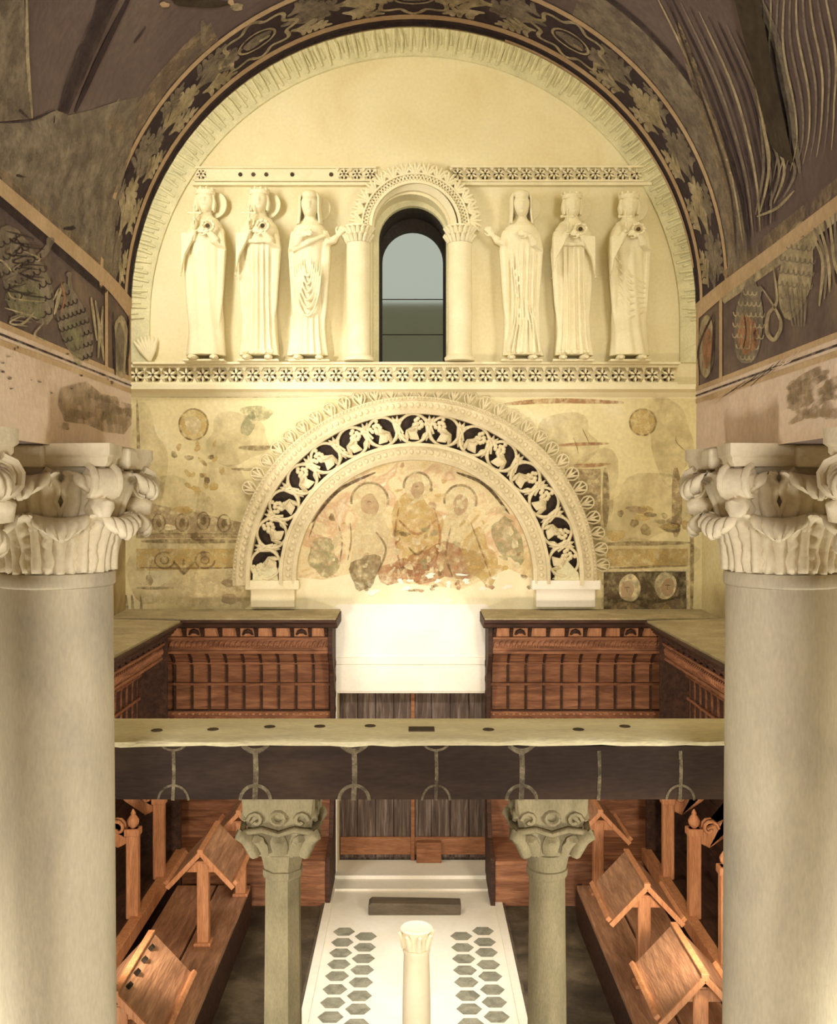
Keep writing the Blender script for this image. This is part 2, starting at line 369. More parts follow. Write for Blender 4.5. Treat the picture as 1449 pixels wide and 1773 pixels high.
# --- right fresco field
pw.blob((1113, 731), 23, 23, 7, lay=3, wob=.02); pw.ring((1113, 731), 23, 23, 3, 8, lay=4)
pw.stroke([(872, 700), (960, 694), (1080, 697)], 9, 10, 3); pw.stroke([(965, 771), (1005, 769), (1055, 768)], 6, 10, 3)
pw.stroke([(985, 806), (1020, 806), (1057, 803)], 7, 10, 3); pw.stroke([(1048, 810), (1049, 860), (1048, 912)], 12, 8, 3)
pw.poly([(978, 812), (1040, 812), (1040, 912), (1010, 912)], 13, 2)
pw.stroke([(1040, 942), (1110, 941), (1195, 940)], 8, 8, 3); pw.stroke([(1042, 985), (1110, 982), (1190, 980)], 4, 8, 3)
pw.stroke([(1170, 810), (1172, 870), (1170, 930)], 18, 13, 2); pw.stroke([(1197, 820), (1198, 960), (1197, 1080)], 7, 8, 3)
pw.poly([(1050, 950), (1192, 950), (1190, 980), (1050, 980)], 7, 2)
for i in range(14): pw.blob((random.uniform(1060, 1190), random.uniform(880, 936)), random.uniform(5, 20), random.uniform(4, 12), random.choice([13, 8, 7]), 0, 2)
pw.poly([(1042, 990), (1190, 988), (1192, 1110), (1042, 1110)], 11, 3)
pw.stroke([(1043, 988), (1043, 1050), (1043, 1110)], 4, 12, 5, taper=False); pw.stroke([(1190, 988), (1191, 1050), (1191, 1110)], 5, 12, 5, taper=False)
pw.stroke([(1043, 989), (1110, 988), (1190, 988)], 3, 12, 5, taper=False)
for (x, y, dx) in ((1090, 1018, -4), (1152, 1014, 4)):
    pw.blob((x, y), 19, 24, 12, .2, 4, .04); pw.blob((x+dx, y+3), 11, 16, 14, .1, 5, .05)
    pw.blob((x+dx, y+52), 36, 28, 13, 0, 4, .1); pw.stroke([(x-24, y+60), (x, y+38), (x+24, y+62)], 8, 7, 5)
    pw.stroke([(x+dx-5, y), (x+dx, y-1), (x+dx+5, y)], 1.5, 11, 6); pw.stroke([(x+dx, y), (x+dx-1, y+5), (x+dx+1, y+8)], 1.5, 8, 6)
# --- tympanum figures
for (x, y, r) in ((640, 868, 32), (797, 868, 28), (723, 842, 24)):
    pw.blob((x, y), r, r, 12, lay=4, wob=.03); pw.ring((x, y), r, r, 4, 8, PI*.95, 2.1*PI, lay=5)
    pw.blob((x, y+6), r*.48, r*.62, 14, lay=5, wob=.08)
    pw.stroke([(x-4, y+2), (x-1, y), (x+3, y+2)], 2, 8, 6)
pw.blob((722, 915), 42, 66, 7, 0, 3, .12); pw.blob((640, 945), 36, 60, 12, .15, 3, .12); pw.blob((797, 950), 40, 58, 12, -.15, 3, .12)
pw.blob((770, 975), 60, 38, 10, 0, 3, .2); pw.blob((700, 990), 40, 24, 10, 0, 4, .25); pw.blob((830, 965), 30, 45, 7, 0, 4, .2)
pw.blob((560, 965), 28, 32, 9, .1, 4, .15); pw.blob((880, 935), 22, 44, 9, -.3, 4, .15); pw.blob((632, 990), 22, 36, 8, .1, 4, .2)
for (p, w_, m_) in [([(585, 905), (592, 940), (588, 975)], 3, 8), ([(606, 905), (608, 935), (602, 970)], 3, 8), ([(650, 920), (668, 950), (655, 990)], 4, 8), ([(690, 880), (684, 930), (694, 985)], 4, 10), ([(752, 880), (762, 930), (750, 990)], 4, 10), ([(780, 915), (772, 960), (784, 1000)], 4, 8), ([(815, 905), (832, 950), (850, 1000)], 3, 8), ([(540, 905), (585, 850), (650, 818)], 6, 11), ([(790, 818), (840, 840), (882, 890)], 6, 11), ([(690, 900), (722, 925), (755, 900)], 5, 10), ([(600, 830), (560, 870), (535, 930)], 4, 8), ([(705, 945), (722, 960), (740, 945)], 4, 8)]:
    pw.stroke(p, w_, m_, 5)
for i in range(70):
    a = random.uniform(.1, PI-.1); r = random.uniform(20, 196)
    pw.blob((718+r*math.cos(a), 1000-r*math.sin(a)), random.uniform(2, 9), random.uniform(2, 8), random.choice([7, 10, 12, 12, 8, 9, 14]), random.uniform(0, 3), 6, .25, 12)
for i in range(26): pw.blob((random.gauss(745, 70), random.gauss(1012, 10)), random.uniform(3, 10), random.uniform(2, 5), random.choice([10, 8, 4, 4]), 0, 7, .3, 10)
# smoky washes over the lower wall
for (x, y, rx, ry) in ((300, 900, 80, 70), (390, 880, 50, 90), (280, 980, 60, 60), (250, 800, 40, 90), (410, 760, 60, 40), (1120, 880, 80, 60), (1020, 860, 50, 80), (1160, 760, 40, 70), (980, 760, 60, 40), (1120, 960, 80, 30), (380, 1030, 60, 30)):
    pw.blob((x, y), rx, ry, 15, 0, 2, .15, 28)
# fine cracks
for i in range(14):
    x, y = random.uniform(250, 1180), random.uniform(690, 1040)
    if abs(x-718) < 350 and y > 760: continue
    pw.stroke([(x, y), (x+random.uniform(-18, 18), y+12), (x+random.uniform(-20, 20), y+28)], 1.6, 8, 4)
struct(mb.build('wall_west', ['plaster_up', 'stucco_green', 'plaster_low', 'fresco', 'lime', 'stucco', 'entab', 'f_ochre', 'f_brown', 'f_green', 'f_red', 'f_panel', 'f_pale', 'stain', 'f_skin', 'wash'], recalc=False))

# --- nave side walls, nave vault, floors
for sx, nm in ((-1, 'wall_north'), (1, 'wall_south')):
    mb = MB(); x0, x1 = sx*HX, sx*(HX+.3)
    mb.box((min(x0, x1), -6.5, -.02), (max(x0, x1), YW, LZ+.05))
    struct(mb.build(nm, 'wall_old' if sx < 0 else 'plaster_low'))
mb = MB()
n = 40
mb.loft([[(-(LR+t)*math.cos(PI*i/n), y, LZ+(LR+t)*math.sin(PI*i/n)) for y, t in ((4.42, 0), (YW, 0), (YW, .15), (4.42, .15))] for i in range(n+1)], 0)
struct(mb.build('ceiling', 'plaster_up', smooth=40))
mb = MB(); mb.box((-HX, 4.4, -.3), (-.87, YW+1.0, 0)); mb.box((.87, 4.4, -.3), (HX, YW+1.0, 0)); mb.box((-.87, 4.4, -.3), (.87, YW+1.0, -.03))
struct(mb.build('floor', 'floor'))
# presbytery floor, one step up
mb = MB(); mb.box((-HX, -6.5, -.3), (HX, 4.45, .3)); struct(mb.build('floor', 'floor'))
mb = MB(); mb.box((-HX-.3, -6.8, -.3), (HX+.3, -6.5, 7)); struct(mb.build('wall_east', 'plaster_low'))  # presbytery made longer than it is, to set the apse light farther back
# --- aisle paving with two double rows of hexagons each side
mb = MB(); mb.box((-.86, 4.46, -.03), (.86, YW+.28, .012), 0)
for sx in (-1, 1):
    for col in (0, 1):
        for i in range(14):
            x = sx*(.64-.205*col)+.0; y = 9.06-.212*i-.106*(col)-.02*random.random(); r = .098
            if random.random() < .04: continue
            pts = [(x+r*1.04*math.cos(PI/3*k), y+r*.98*math.sin(PI/3*k)) for k in range(6)]
            mb.add([(a, b, .0135) for a, b in pts], [tuple(range(6))], 1)
# raised white borders beside the path and the door sill step
for sx in (-1, 1): mb.box((min(sx*.80, sx*.87), 4.46, 0), (max(sx*.80, sx*.87), YW+.02, .04), 0); mb.box((min(sx*.872, sx*.895), 4.46, 0), (max(sx*.872, sx*.895), 9.9, .03), 2)
mb.box((DX0-.1, YW-.16, .0), (DX1+.1, YW+.28, .07), 0); mb.box((-.8, YW-.42, 0), (.8, YW-.16, .035), 0)
struct(mb.build('trim_1', ['marble', 'hex', 'slab'], recalc=False))

# --- the presbytery's middle barrel vault over two plaster beams, with its murals
mb = MB()
prof = [(-VR, 4.2)]+[(-VR*math.cos(PI*i/48), VZ+VR*math.sin(PI*i/48)) for i in range(49)]+[(VR, 4.2)]
T = .26
prof_o = [(-VR-T, 4.2)]+[(-(VR+T)*math.cos(PI*i/48), VZ+(VR+T)*math.sin(PI*i/48)) for i in range(49)]+[(VR+T, 4.2)]
mb.plate(prof+prof_o[::-1], [], -6.5, VEND, 0)
pv = Paint(mb, vault_hit); pu = Paint(mb, vault_uv)
# plaster beams (lower part of the sides)
def side_z(sx, d, z, off): return Vector((sx*(VR-off), d, z))
zl_l = lambda d: .545+CZ; zl_r = lambda d: .50+CZ
for sx in (-1, 1):
    ps = Paint(mb, lambda d, z, off, sx=sx: side_z(sx, d, z, off))
    zb = 4.545 if sx < 0 else 4.50
    ps.poly([(-6.5, 4.2), (VEND, 4.2), (VEND, zb), (-6.5, zb)], 1, 1)
    ps.poly([(-6.5, zb), (VEND, zb), (VEND, VZ), (-6.5, VZ)], 2, 1)
    for y_, t, m_ in ((zb, .02, 3), (zb-.03, .008, 8), (zb-.055, .02, 3)):
        ps.poly([(-6.5, y_-t/2), (VEND, y_-t/2), (VEND, y_+t/2), (-6.5, y_+t/2)], m_, 3)
    for d_ in (4.02, 4.35): ps.poly([(d_-.02, zb), (d_+.02, zb), (d_+.02, VZ+.02), (d_-.02, VZ+.02)], 3, 4)
# upper pale strips that close the frieze
def quadstrip(pn, pts, w, m_, lay): pn.stroke(pts, w, m_, lay, 8, False)
quadstrip(pv, [(-40, 290), (0, 324), (95, 405), (190, 490), (234, 545)], 22, 3, 5)
quadstrip(pv, [(-40, 270), (0, 300), (95, 383), (190, 472)], 20, 9, 4)
quadstrip(pv, [(-40, 318), (0, 348), (95, 428), (185, 505)], 16, 8, 4)
quadstrip(pv, [(1480, 325), (1449, 352), (1350, 428), (1250, 502), (1200, 545)], 22, 3, 5)
quadstrip(pv, [(1480, 295), (1449, 322), (1350, 402), (1255, 480)], 22, 9, 4)
quadstrip(pv, [(1480, 350), (1449, 374), (1350, 450), (1250, 520)], 14, 4, 4)
# band of acanthus on the vault's far end
def vband(d0, d1, m_, lay, p0=0, p1=PI, n=60):
    off = .0012*lay
    mb.add([vault_uv(d, p0+(p1-p0)*i/n, off) for i in range(n+1) for d in (d0, d1)], [(2*i, 2*i+1, 2*i+3, 2*i+2) for i in range(n)], m_)
vband(3.96, VEND, 5, 2); vband(3.93, 3.965, 3, 4); vband(4.27, 4.31, 3, 4); vband(4.34, VEND, 8, 4); vband(4.355, 4.375, 3, 5, 1.9, 3.0)
vband(3.78, 3.93, 9, 2, .0, .9); vband(3.70, 3.93, 6, 2, 2.1, PI); vband(3.66, 3.69, 8, 4, 2.0, PI)
for i in range(17):
    ph = .10+i*(PI-.2)/16; flip = 1 if ph < PI/2 else -1
    if i in (5, 8, 11):                                  # scalloped cartouches
        pts = [(4.115+.13*(1+.13*math.cos(8*a))*math.cos(a), ph+.135*(1+.13*math.cos(8*a))*math.sin(a)) for a in [2*PI*k/40 for k in range(41)]]
        pu.stroke(pts, .016, 4, 4, 2, False); pu.blob((4.115, ph), .04, .05, 6, lay=4); pu.ring((4.115, ph), .06, .07, .01, 4, lay=5); pu.blob((4.13, ph+.03), .012, .02, 4, lay=5)
        continue
    m_ = 4 if i % 2 else 6
    pu.leaf((4.11, ph-.09*flip), PI/2*flip, .22, m_, 3, 5, .5); pu.leaf((4.06, ph-.06*flip), (PI/2+.45)*flip, .16, 6, 3, 4, .4); pu.leaf((4.18, ph-.06*flip), (PI/2-.45)*flip, .16, 4, 4, 4, .4)
    pu.blob((4.11, ph+.05*flip), .035, .05, m_, lay=4)
# lower ends of the band: standing ovals
for sx, X in ((-1, 210), (1, 1222)):
    pv.blob((X, 600), 15, 52, 4, 0, 4, .06); pv.blob((X+2*sx, 600), 8, 40, 7 if sx > 0 else 6, 0, 5, .08)
    pv.stroke([(X-14*sx*-1, 540), (X-12, 600), (X-10, 650)], 4, 8, 5); pv.stroke([(X+14, 545), (X+12, 600), (X+8, 645)], 4, 8, 5)
# left frieze: birds and plants
def bird(c, rx, ry, rot, m1, m2, head):
    pv.blob(c, rx, ry, m1, rot, 4, .06)
    for k in range(7):
        t = -0.8+1.6*k/6
        for j in range(-3, 4):
            u = j/3.4
            if t*t+u*u > .85: continue
            x, y = rx*u, ry*t
            q = (c[0]+x*math.cos(rot)-y*math.sin(rot), c[1]+x*math.sin(rot)+y*math.cos(rot))
            pv.ring(q, rx*.16, ry*.10, 2.2, m2, 0, PI, rot, 5, 4)
    pv.stroke([(c[0]+head[0]*.3, c[1]+head[1]*.4), (c[0]+head[0]*.8, c[1]+head[1]*.7), (c[0]+head[0], c[1]+head[1])], rx*.3, m1, 5)
    pv.blob((c[0]+head[0], c[1]+head[1]), rx*.2, rx*.18, m1, 0, 5)
bird((42, 478), 40, 88, -.45, 6, 8, (45, -60)); bird((128, 560), 26, 72, -.35, 6, 8, (-8, -85))
pv.blob((45, 520), 25, 40, 10, -.4, 5, .2); pv.blob((130, 590), 16, 34, 10, -.3, 5, .2)
pv.stroke([(92, 520), (104, 500), (98, 530), (94, 545)], 6, 4, 6); pv.stroke([(106, 490), (112, 515), (104, 545)], 4, 7, 6)
for p in ([(165, 520), (172, 570), (170, 620)], [(178, 530), (176, 580), (180, 625)], [(158, 515), (162, 545), (168, 590)]): pv.stroke(p, 5, 4, 6)
for i in range(22): pv.stroke([(20+random.uniform(-20, 40), 400+i*7), (30+random.uniform(-20, 40), 412+i*7), (42+random.uniform(-20, 40), 418+i*7)], 3, random.choice([4, 6, 8]), 6)
for p in ([(60, 540), (40, 560), (20, 562)], [(75, 560), (60, 580), (80, 590)], [(20, 470), (8, 455), (0, 450)]): pv.stroke(p, 4, 4, 6)
# right frieze
bird((1378, 468), 30, 82, .12, 4, 6, (35, -58)); bird((1296, 560), 26, 70, .05, 6, 4, (20, -60))
pv.blob((1294, 580), 17, 36, 7, .1, 5, .12)
for k in range(8): pv.stroke([(1288+k*3, 545+k*4), (1292+k*2, 575), (1286+k*3, 605-k*2)], 3, random.choice([8, 7, 4]), 6)
pv.stroke([(1320, 500), (1345, 540), (1352, 565), (1340, 588), (1328, 575), (1330, 545), (1345, 520), (1338, 460)], 7, 4, 6)
for k in range(6): pv.stroke([(1400+k*9, 400-k*6), (1424+k*5, 450), (1418+k*9, 530-k*12)], 6, [4, 6, 4, 2, 4, 6][k], 5)
for k in range(5): pv.stroke([(1362+k*8, 500), (1366+k*7, 530), (1372+k*5, 565)], 4, 6, 6)
# left vault: lighter plaster with flower sprays, dark diagonal bands
pv.poly([(-30, 215), (0, 212), (55, 208), (100, 190), (118, 200), (160, 190), (205, 175), (238, 168), (232, 240), (205, 340), (192, 470), (100, 385), (0, 298), (-30, 270)], 6, 2)
for (x, y, rx, ry, a) in ((60, 260, 40, 45, .3), (140, 270, 40, 60, 0), (110, 330, 60, 30, .7), (190, 250, 25, 60, .2)): pv.blob((x, y), rx, ry, 9, a, 3, .2)
for (x, y, sc_) in ((62, 292, 1), (140, 385, .9), (150, 320, .7)):
    for a in (-2.6, -2.0, -1.57, -1.1, -.5, 2.6, .6): pv.stroke([(x, y), (x+18*sc_*math.cos(a), y+20*sc_*math.sin(a)), (x+36*sc_*math.cos(a+.2), y+36*sc_*math.sin(a+.2))], 8*sc_, 8, 5)
pv.stroke([(95, 200), (88, 250), (72, 300)], 3, 8, 5); pv.stroke([(72, 290), (95, 300), (98, 345)], 4, 8, 5)
pv.stroke([(150, 385), (145, 340), (165, 310)], 4, 8, 5); pv.stroke([(115, 330), (125, 305), (140, 320)], 3, 8, 5)
pv.poly([(100, 192), (118, 198), (205, 0), (225, -40), (180, -40), (160, 30)], 8, 3)
pv.stroke([(130, 195), (175, 95), (232, -20)], 10, 5, 3); pv.stroke([(232, 75), (245, 58), (253, 45)], 4, 8, 3)
pv.poly([(-30, -40), (35, -40), (42, 0), (48, 120), (56, 205), (-30, 214)], 6, 2); pv.stroke([(46, -20), (48, 100), (56, 205)], 6, 4, 4); pv.stroke([(-20, 160), (20, 180), (50, 205)], 6, 8, 4)
pv.stroke([(-20, 211), (20, 212), (60, 207), (95, 190)], 3, 8, 5)
pv.blob((345, 5), 55, 8, 11, .05, 4, .1); pv.blob((285, 8), 8, 5, 3, 0, 5); pv.blob((410, 12), 12, 6, 4, 0, 5); pv.blob((400, 4), 5, 6, 3, 0, 5); pv.stroke([(350, 35), (352, 55), (350, 75)], 10, 6, 3)
# right vault: hanging draperies
for k in range(11):
    x = 1322+k*13
    pts = [(x+6*math.sin(j*1.1+k*.3)+(-8 if j > 7 else 0)+j*1.5*(1-k/12)+30*((9-j)/9)*(-.8), -40+j*45-k*6) for j in range(9)]
    pv.stroke(pts, 4, 6 if k % 2 else 4, 5)
pv.poly([(1262, -40), (1305, -40), (1375, 290), (1352, 280), (1335, 260), (1320, 200)], 11, 3)
pv.stroke([(1296, -40), (1340, 60), (1362, 160), (1385, 300)], 16, 6, 4)
for k in range(10):
    x = 1190+k*14; pv.stroke([(x-60+k*2, -20+k*8), (x+12, 130+k*6), (x+72-k*5, 290+k*2), (x+96-k*8, 420-k*4)], 4.5, [4, 8, 5, 6, 8][k % 5], 4)
pv.stroke([(1172, 40), (1215, 170), (1255, 300), (1268, 430)], 24, 9, 4); pv.stroke([(1150, -20), (1212, 160), (1262, 320), (1274, 440)], 4, 8, 5)
for k in range(7): pv.stroke([(1315+k*3, 205+k*3), (1322+k*9, 290), (1308+k*8, 372-k*5)], 5, [6, 4, 8][k % 3], 5)
pv.blob((1342, 222), 7, 6, 4, 0, 6); pv.stroke([(1310, 375), (1345, 360), (1375, 330)], 5, 4, 6)
# damp stains on the plaster beams
ps = Paint(mb, lambda px, py, off: vault_hit(px, py, off))
ps.poly([(105, 672), (150, 660), (185, 690), (228, 700), (232, 735), (215, 752), (180, 748), (150, 735), (112, 730), (100, 700)], 12, 4)
for k in range(16): ps.blob((random.uniform(110, 225), random.uniform(680, 742)), random.uniform(6, 16), random.uniform(4, 10), 12, 0, 5, .3)
for k in range(22): ps.blob((random.uniform(1370, 1445), random.uniform(650, 730)), random.uniform(6, 22), random.uniform(5, 14), 12, -.5, 4, .3)
for k in range(16): ps.blob((random.uniform(0, 1)*200, random.uniform(600, 690)), random.uniform(1, 4), random.uniform(1, 3), 8, 0, 5, .2, 8)
for k in range(12): ps.stroke([(1215+k*12, 705-k*6+random.uniform(-8, 8)), (1235+k*12, 692-k*6), (1255+k*12, 680-k*7)], 2, random.choice([3, 8, 1]), 5)
VM = ['vault', 'entab', 'frieze_ground', 'strip', 'mural_light', 'band_ground', 'mural_mid', 'mural_orange', 'mural_dark', 'stain', 'f_green', 'hole', 'stain']
struct(mb.build('ceiling', VM, recalc=False, smooth=35))

# side bays' flat-arched ceilings and the wall over the presbytery arches facing the hall
mb = MB()
for sx in (-1, 1):
    secs = []
    for i in range(13):
        a = PI*i/12; x = sx*(2.285-.78*math.cos(a)); z = 4.55+.75*math.sin(a)
        secs.append([(x, -6.5, z), (x, VEND, z), (x, VEND, z+.12), (x, -6.5, z+.12)])
    mb.loft(secs, 0)
struct(mb.build('ceiling', 'vault', smooth=40))
mb = MB()
hole = [(-VR-.02, 4.2)]+[(-(VR+.02)*math.cos(PI*i/48), VZ+(VR+.02)*math.sin(PI*i/48)) for i in range(49)]+[(VR+.02, 4.2)]
o_ = [(-HX-.3, 4.56)]+[(-HX-.3, LZ+LR+.4), (HX+.3, LZ+LR+.4), (HX+.3, 4.56)]
o_ += [(x, 4.56) for x in (VR+.3,)]+[(VR+.3, 4.2)]+hole[::-1]+[(-VR-.3, 4.2), (-VR-.3, 4.56)]
mb.plate(o_, [], VEND, VEND+.06, 0)
struct(mb.build('wall_inner', 'plaster_low'))

# ================================================================== WINDOW AND OUTSIDE
wt = thing('window_1', None, None, (WCX, YW+.8, W_SILL)); struct(wt)
mb = MB(); fh = IHW+.02; iw = .345
mb.plate(arch_hole(WCX+.02, fh+.05, W_SILL-.02, I_SP), [arch_hole(WCX+.02, iw, W_SILL+.02, I_SP-.12)], YW+.72, YW+.80)
mb.build('window_frame', 'frame_dark', wt)
mb = MB(); mb.plate(arch_hole(WCX+.02, iw+.01, W_SILL+.01, I_SP-.12), [], YW+.755, YW+.762); mb.build('window_pane', 'glass', wt)
mb = MB()
for z in (.42, .82): mb.tube([(WCX-iw, YW+.75, W_SILL+z), (WCX+iw+.04, YW+.75, W_SILL+z)], .006, 6)
mb.build('glazing_bar', 'frame_dark', wt)
mb = MB()
mb.plate(arch_hole(WCX+.02, W_HW+.2, W_SILL-.05, W_SP), [arch_hole(WCX+.02, IHW-.001, W_SILL, I_SP)], YW+.30, YW+.82, 0)
struct(mb.build('trim_2', 'frame_dark'))
hb = thing('house', 'grey tiled house seen through the window', 'house', (0, 22, 0))
mb = MB(); mb.box((-6, 20, -.5), (6, 26, 6.6)); mb.build('wall', 'plaster_low', hb)
mb = MB(); mb.loft([[(x, 19.6, 6.5), (x, 23, 8.55), (x, 26.4, 6.5)] for x in (-6.3, 6.3)]); mb.build('roof', 'roof', hb)

# ================================================================== CARVED STUCCO ON THE WEST WALL
def star_band(name, label, px0, px1, py0, py1, depth, holes=None, plain_to=None):
    """openwork strip of six-pointed stars between two fillets"""
    x0, x1, z0, z1 = wx(px0), wx(px1), wz(py1), wz(py0)
    t = thing(name, label, 'frieze', ((x0+x1)/2, YW, z0))
    y1 = YW-depth; h = z1-z0; rim = h*.13
    bk = MB(); bk.box((x0, YW-depth*.35, z0), (x1, YW, z1))
    mb = MB(); mb.box((x0, y1-.012, z0), (x1, YW, z0+rim)); mb.build('lower_fillet', 'stucco', t, bevel=.004)
    mb = MB(); mb.box((x0, y1-.012, z1-rim), (x1, YW, z1)); mb.build('upper_fillet', 'stucco', t, bevel=.004)
    p = h*.82; n = max(1, int((x1-x0)/p)); p = (x1-x0)/n; zc = (z0+z1)/2; rr = (h-2*rim)*.5
    st = bk if plain_to else MB()
    for i in range(n):
        cx = x0+p*(i+.5)
        if plain_to and plain_to(cx): 
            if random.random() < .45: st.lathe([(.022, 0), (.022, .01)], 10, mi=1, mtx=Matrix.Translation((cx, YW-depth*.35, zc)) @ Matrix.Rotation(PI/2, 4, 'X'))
            continue
        for k in range(6):
            a = PI/6+PI/3*k; l = rr*1.08 if k % 3 else rr*1.0
            dx, dz = math.cos(a), math.sin(a); wv = rr*.17
            q = [(cx, zc), (cx+dx*l*.5-dz*wv, zc+dz*l*.5+dx*wv), (cx+dx*l, zc+dz*l), (cx+dx*l*.5+dz*wv, zc+dz*l*.5-dx*wv)]
            st.loft([[(x, YW-depth*.3, z) for x, z in q], [(x, y1, z) for x, z in q]])
        for k in range(2):
            z = z0+rim if k == 0 else z1-rim; sg = 1 if k == 0 else -1
            q = [(cx-p*.5, z), (cx-p*.36, z), (cx-p*.5, z+sg*rr*.55), (cx-p*.64, z)]
            st.loft([[(x, YW-depth*.3, zz) for x, zz in q], [(x, y1, zz) for x, zz in q]])
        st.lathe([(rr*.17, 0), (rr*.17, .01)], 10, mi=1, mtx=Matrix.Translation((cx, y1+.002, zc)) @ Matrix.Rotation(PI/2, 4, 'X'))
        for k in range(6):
            a = PI/3*k; st.lathe([(rr*.19, 0), (rr*.19, .006)], 6, mi=1, mtx=Matrix.Translation((cx+rr*.66*math.cos(a), YW-depth*.35, zc+rr*.66*math.sin(a))) @ Matrix.Rotation(PI/2, 4, 'X'))  # dark discs paint the shade in the lattice's openings
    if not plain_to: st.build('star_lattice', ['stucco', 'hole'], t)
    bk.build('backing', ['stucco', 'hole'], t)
    return t
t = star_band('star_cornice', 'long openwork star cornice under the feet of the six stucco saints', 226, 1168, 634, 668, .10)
mb = MB(); x0, x1 = wx(218), wx(1215)
pr = [(0, wz(688)), (.03, wz(684)), (.05, wz(680)), (.13, wz(676)), (.14, wz(668)), (0, wz(667))]
mb.loft([[(x, YW-a, z) for a, z in pr] for x in (x0, x1)]); mb.build('lower_moulding', 'stucco', t)
mb = MB(); mb.box((wx(236), YW-.16, wz(634)), (wx(1172), YW, wz(630))); mb.build('top_ledge', 'stucco', t, bevel=.006)
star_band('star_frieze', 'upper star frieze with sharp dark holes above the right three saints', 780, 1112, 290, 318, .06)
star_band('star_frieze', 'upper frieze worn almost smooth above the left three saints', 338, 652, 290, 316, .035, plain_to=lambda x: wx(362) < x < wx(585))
# lip under the upper friezes
for nm, a, b, lab in (('ledge', 778, 1126, 'thin plaster ledge below the right upper star frieze'), ('ledge', 335, 648, 'thin plaster ledge below the worn left upper frieze')):
    mb = MB(); mb.box((wx(a), YW-.07, wz(324)), (wx(b), YW, wz(318.5))); tag(mb.build(nm, 'stucco', bevel=.005), lab, 'ledge')

# stucco arch band with stalks round the lunette
al = thing('lunette_border', 'greenish stucco border of upright stalks round the top of the lunette', 'stucco border', (0, YW, wz(560)))
mb = MB(); CBZ = wz(556); RI = 2.80; n = 60
def lun(r, a): return (-r*math.cos(a)+wx(718), CBZ+r*math.sin(a))
mb.loft([[(lun(r, PI*i/n-.0)[0], YW-y, lun(r, PI*i/n)[1]) for r, y in ((RI, 0), (RI, .035), (RI+.6, .05), (RI+.6, 0))] for i in range(n+1)])
for sx in (-1, 1):
    X0, X1 = wx(718)+sx*RI, wx(718)+sx*(RI+.6)
    mb.box((min(X0, X1), YW-.035, wz(628)), (max(X0, X1), YW, CBZ))
mb.build('band', 'stucco_green', al, smooth=30)
mb = MB()
for i in range(96):
    a = PI*(i+.5)/96+random.uniform(-.006, .006)
    r0 = RI+random.uniform(.02, .07); r1 = RI+random.uniform(.28, .5)
    p0 = lun(r0, a); p1 = lun((r0+r1)/2, a+random.uniform(-.006, .006)); p2 = lun(r1, a+random.uniform(-.01, .01))
    mb.tube([(p0[0], YW-.04, p0[1]), (p1[0], YW-.052, p1[1]), (p2[0], YW-.05, p2[1])], [.014, .02, .012], 6)
    q = lun(r0+.06, a+.016); q2 = lun(r0+.19, a+.012)
    mb.tube([(q[0], YW-.04, q[1]), (q2[0], YW-.05, q2[1])], [.016, .006], 6)
tag(mb.build('stalk_relief', 'stucco_green', al, smooth=50), kind='stuff')
mb = MB()
for k in range(7):
    a = PI/2+.15+k*.17; x, z = wx(262), wz(626)
    mb.tube([(x, YW-.05, z), (x+.14*math.cos(a-.5), YW-.08, z+.14*math.sin(a-.5)), (x+.26*math.cos(a-.45), YW-.06, z+.26*math.sin(a-.5))], [.016, .03, .01], 6)
mb.build('palm_fan', 'stucco', al, smooth=60)

# window archivolt
ACX, ACZ = wx(719), wz(398)
wa = thing('window_archivolt', 'carved stucco arch with leafy crest around the window', 'arch', (ACX, YW, ACZ))
def arch_band(name, r0, r1, y0, y1, m_, parent, cx, cz, n=40, a0=0, a1=PI, bev=0):
    mb = MB(); mb.loft([[(cx+r*math.cos(a), YW-y, cz+r*math.sin(a)) for r, y in ((r0, 0), (r0, y0), (r1, y1), (r1, 0))] for a in [a0+(a1-a0)*i/n for i in range(n+1)]])
    return mb.build(name, m_, parent, smooth=35)
kk = k_w
arch_band('inner_reveal', 66*kk, 76*kk, .05, .12, 'stucco', wa, ACX-.03, ACZ)
arch_band('inner_fillet', 74*kk, 79*kk, .14, .14, 'stucco', wa, ACX, ACZ)
arch_band('lattice_ground', 79*kk, 90*kk, .09, .09, 'arch_stucco', wa, ACX, ACZ)
arch_band('outer_fillet', 90*kk, 93*kk, .13, .13, 'stucco', wa, ACX, ACZ)
mb = MB()
for i in range(44):
    a = PI*(i+.5)/44; sg = 1 if i % 2 else -1
    for s_ in (1, -1):
        a0, a1 = a-s_*.035, a+s_*.035
        mb.tube([(ACX+80*kk*math.cos(a0), YW-.105, ACZ+80*kk*math.sin(a0)), (ACX+90*kk*math.cos(a1), YW-.105, ACZ+90*kk*math.sin(a1))], .009, 5)
mb.build('lattice_relief', 'stucco', wa)
arch_band('crest_ground', 92*kk, 108*kk, .04, .03, 'arch_stucco', wa, ACX, ACZ)
proto = None
def fan_leaf(h, wdt, n=5, ring=True, fat=(.05, .085, .03)):
    """palmette standing along +z in the xz plane, facing -y"""
    mb = MB()
    for k in range(n):
        a = PI/2+(k-(n-1)/2)*.36*wdt
        mb.tube([(0, -.01, 0), (h*.5*math.cos(a), -.035, h*.5*math.sin(a)), (h*.92*math.cos(a+(PI/2-a)*-.25), -.02, h*.92*math.sin(a))], [h*q for q in fat], 7)
    if ring:
        mb.tube([(-h*.16, -.015, .0)]+[(h*.42*math.cos(b), -.02, h*.52+h*.44*math.sin(b)) for b in [PI*1.2-(PI*1.4)*i/14 for i in range(15)]]+[(h*.16, -.015, 0)], h*.06, 6)
    return mb
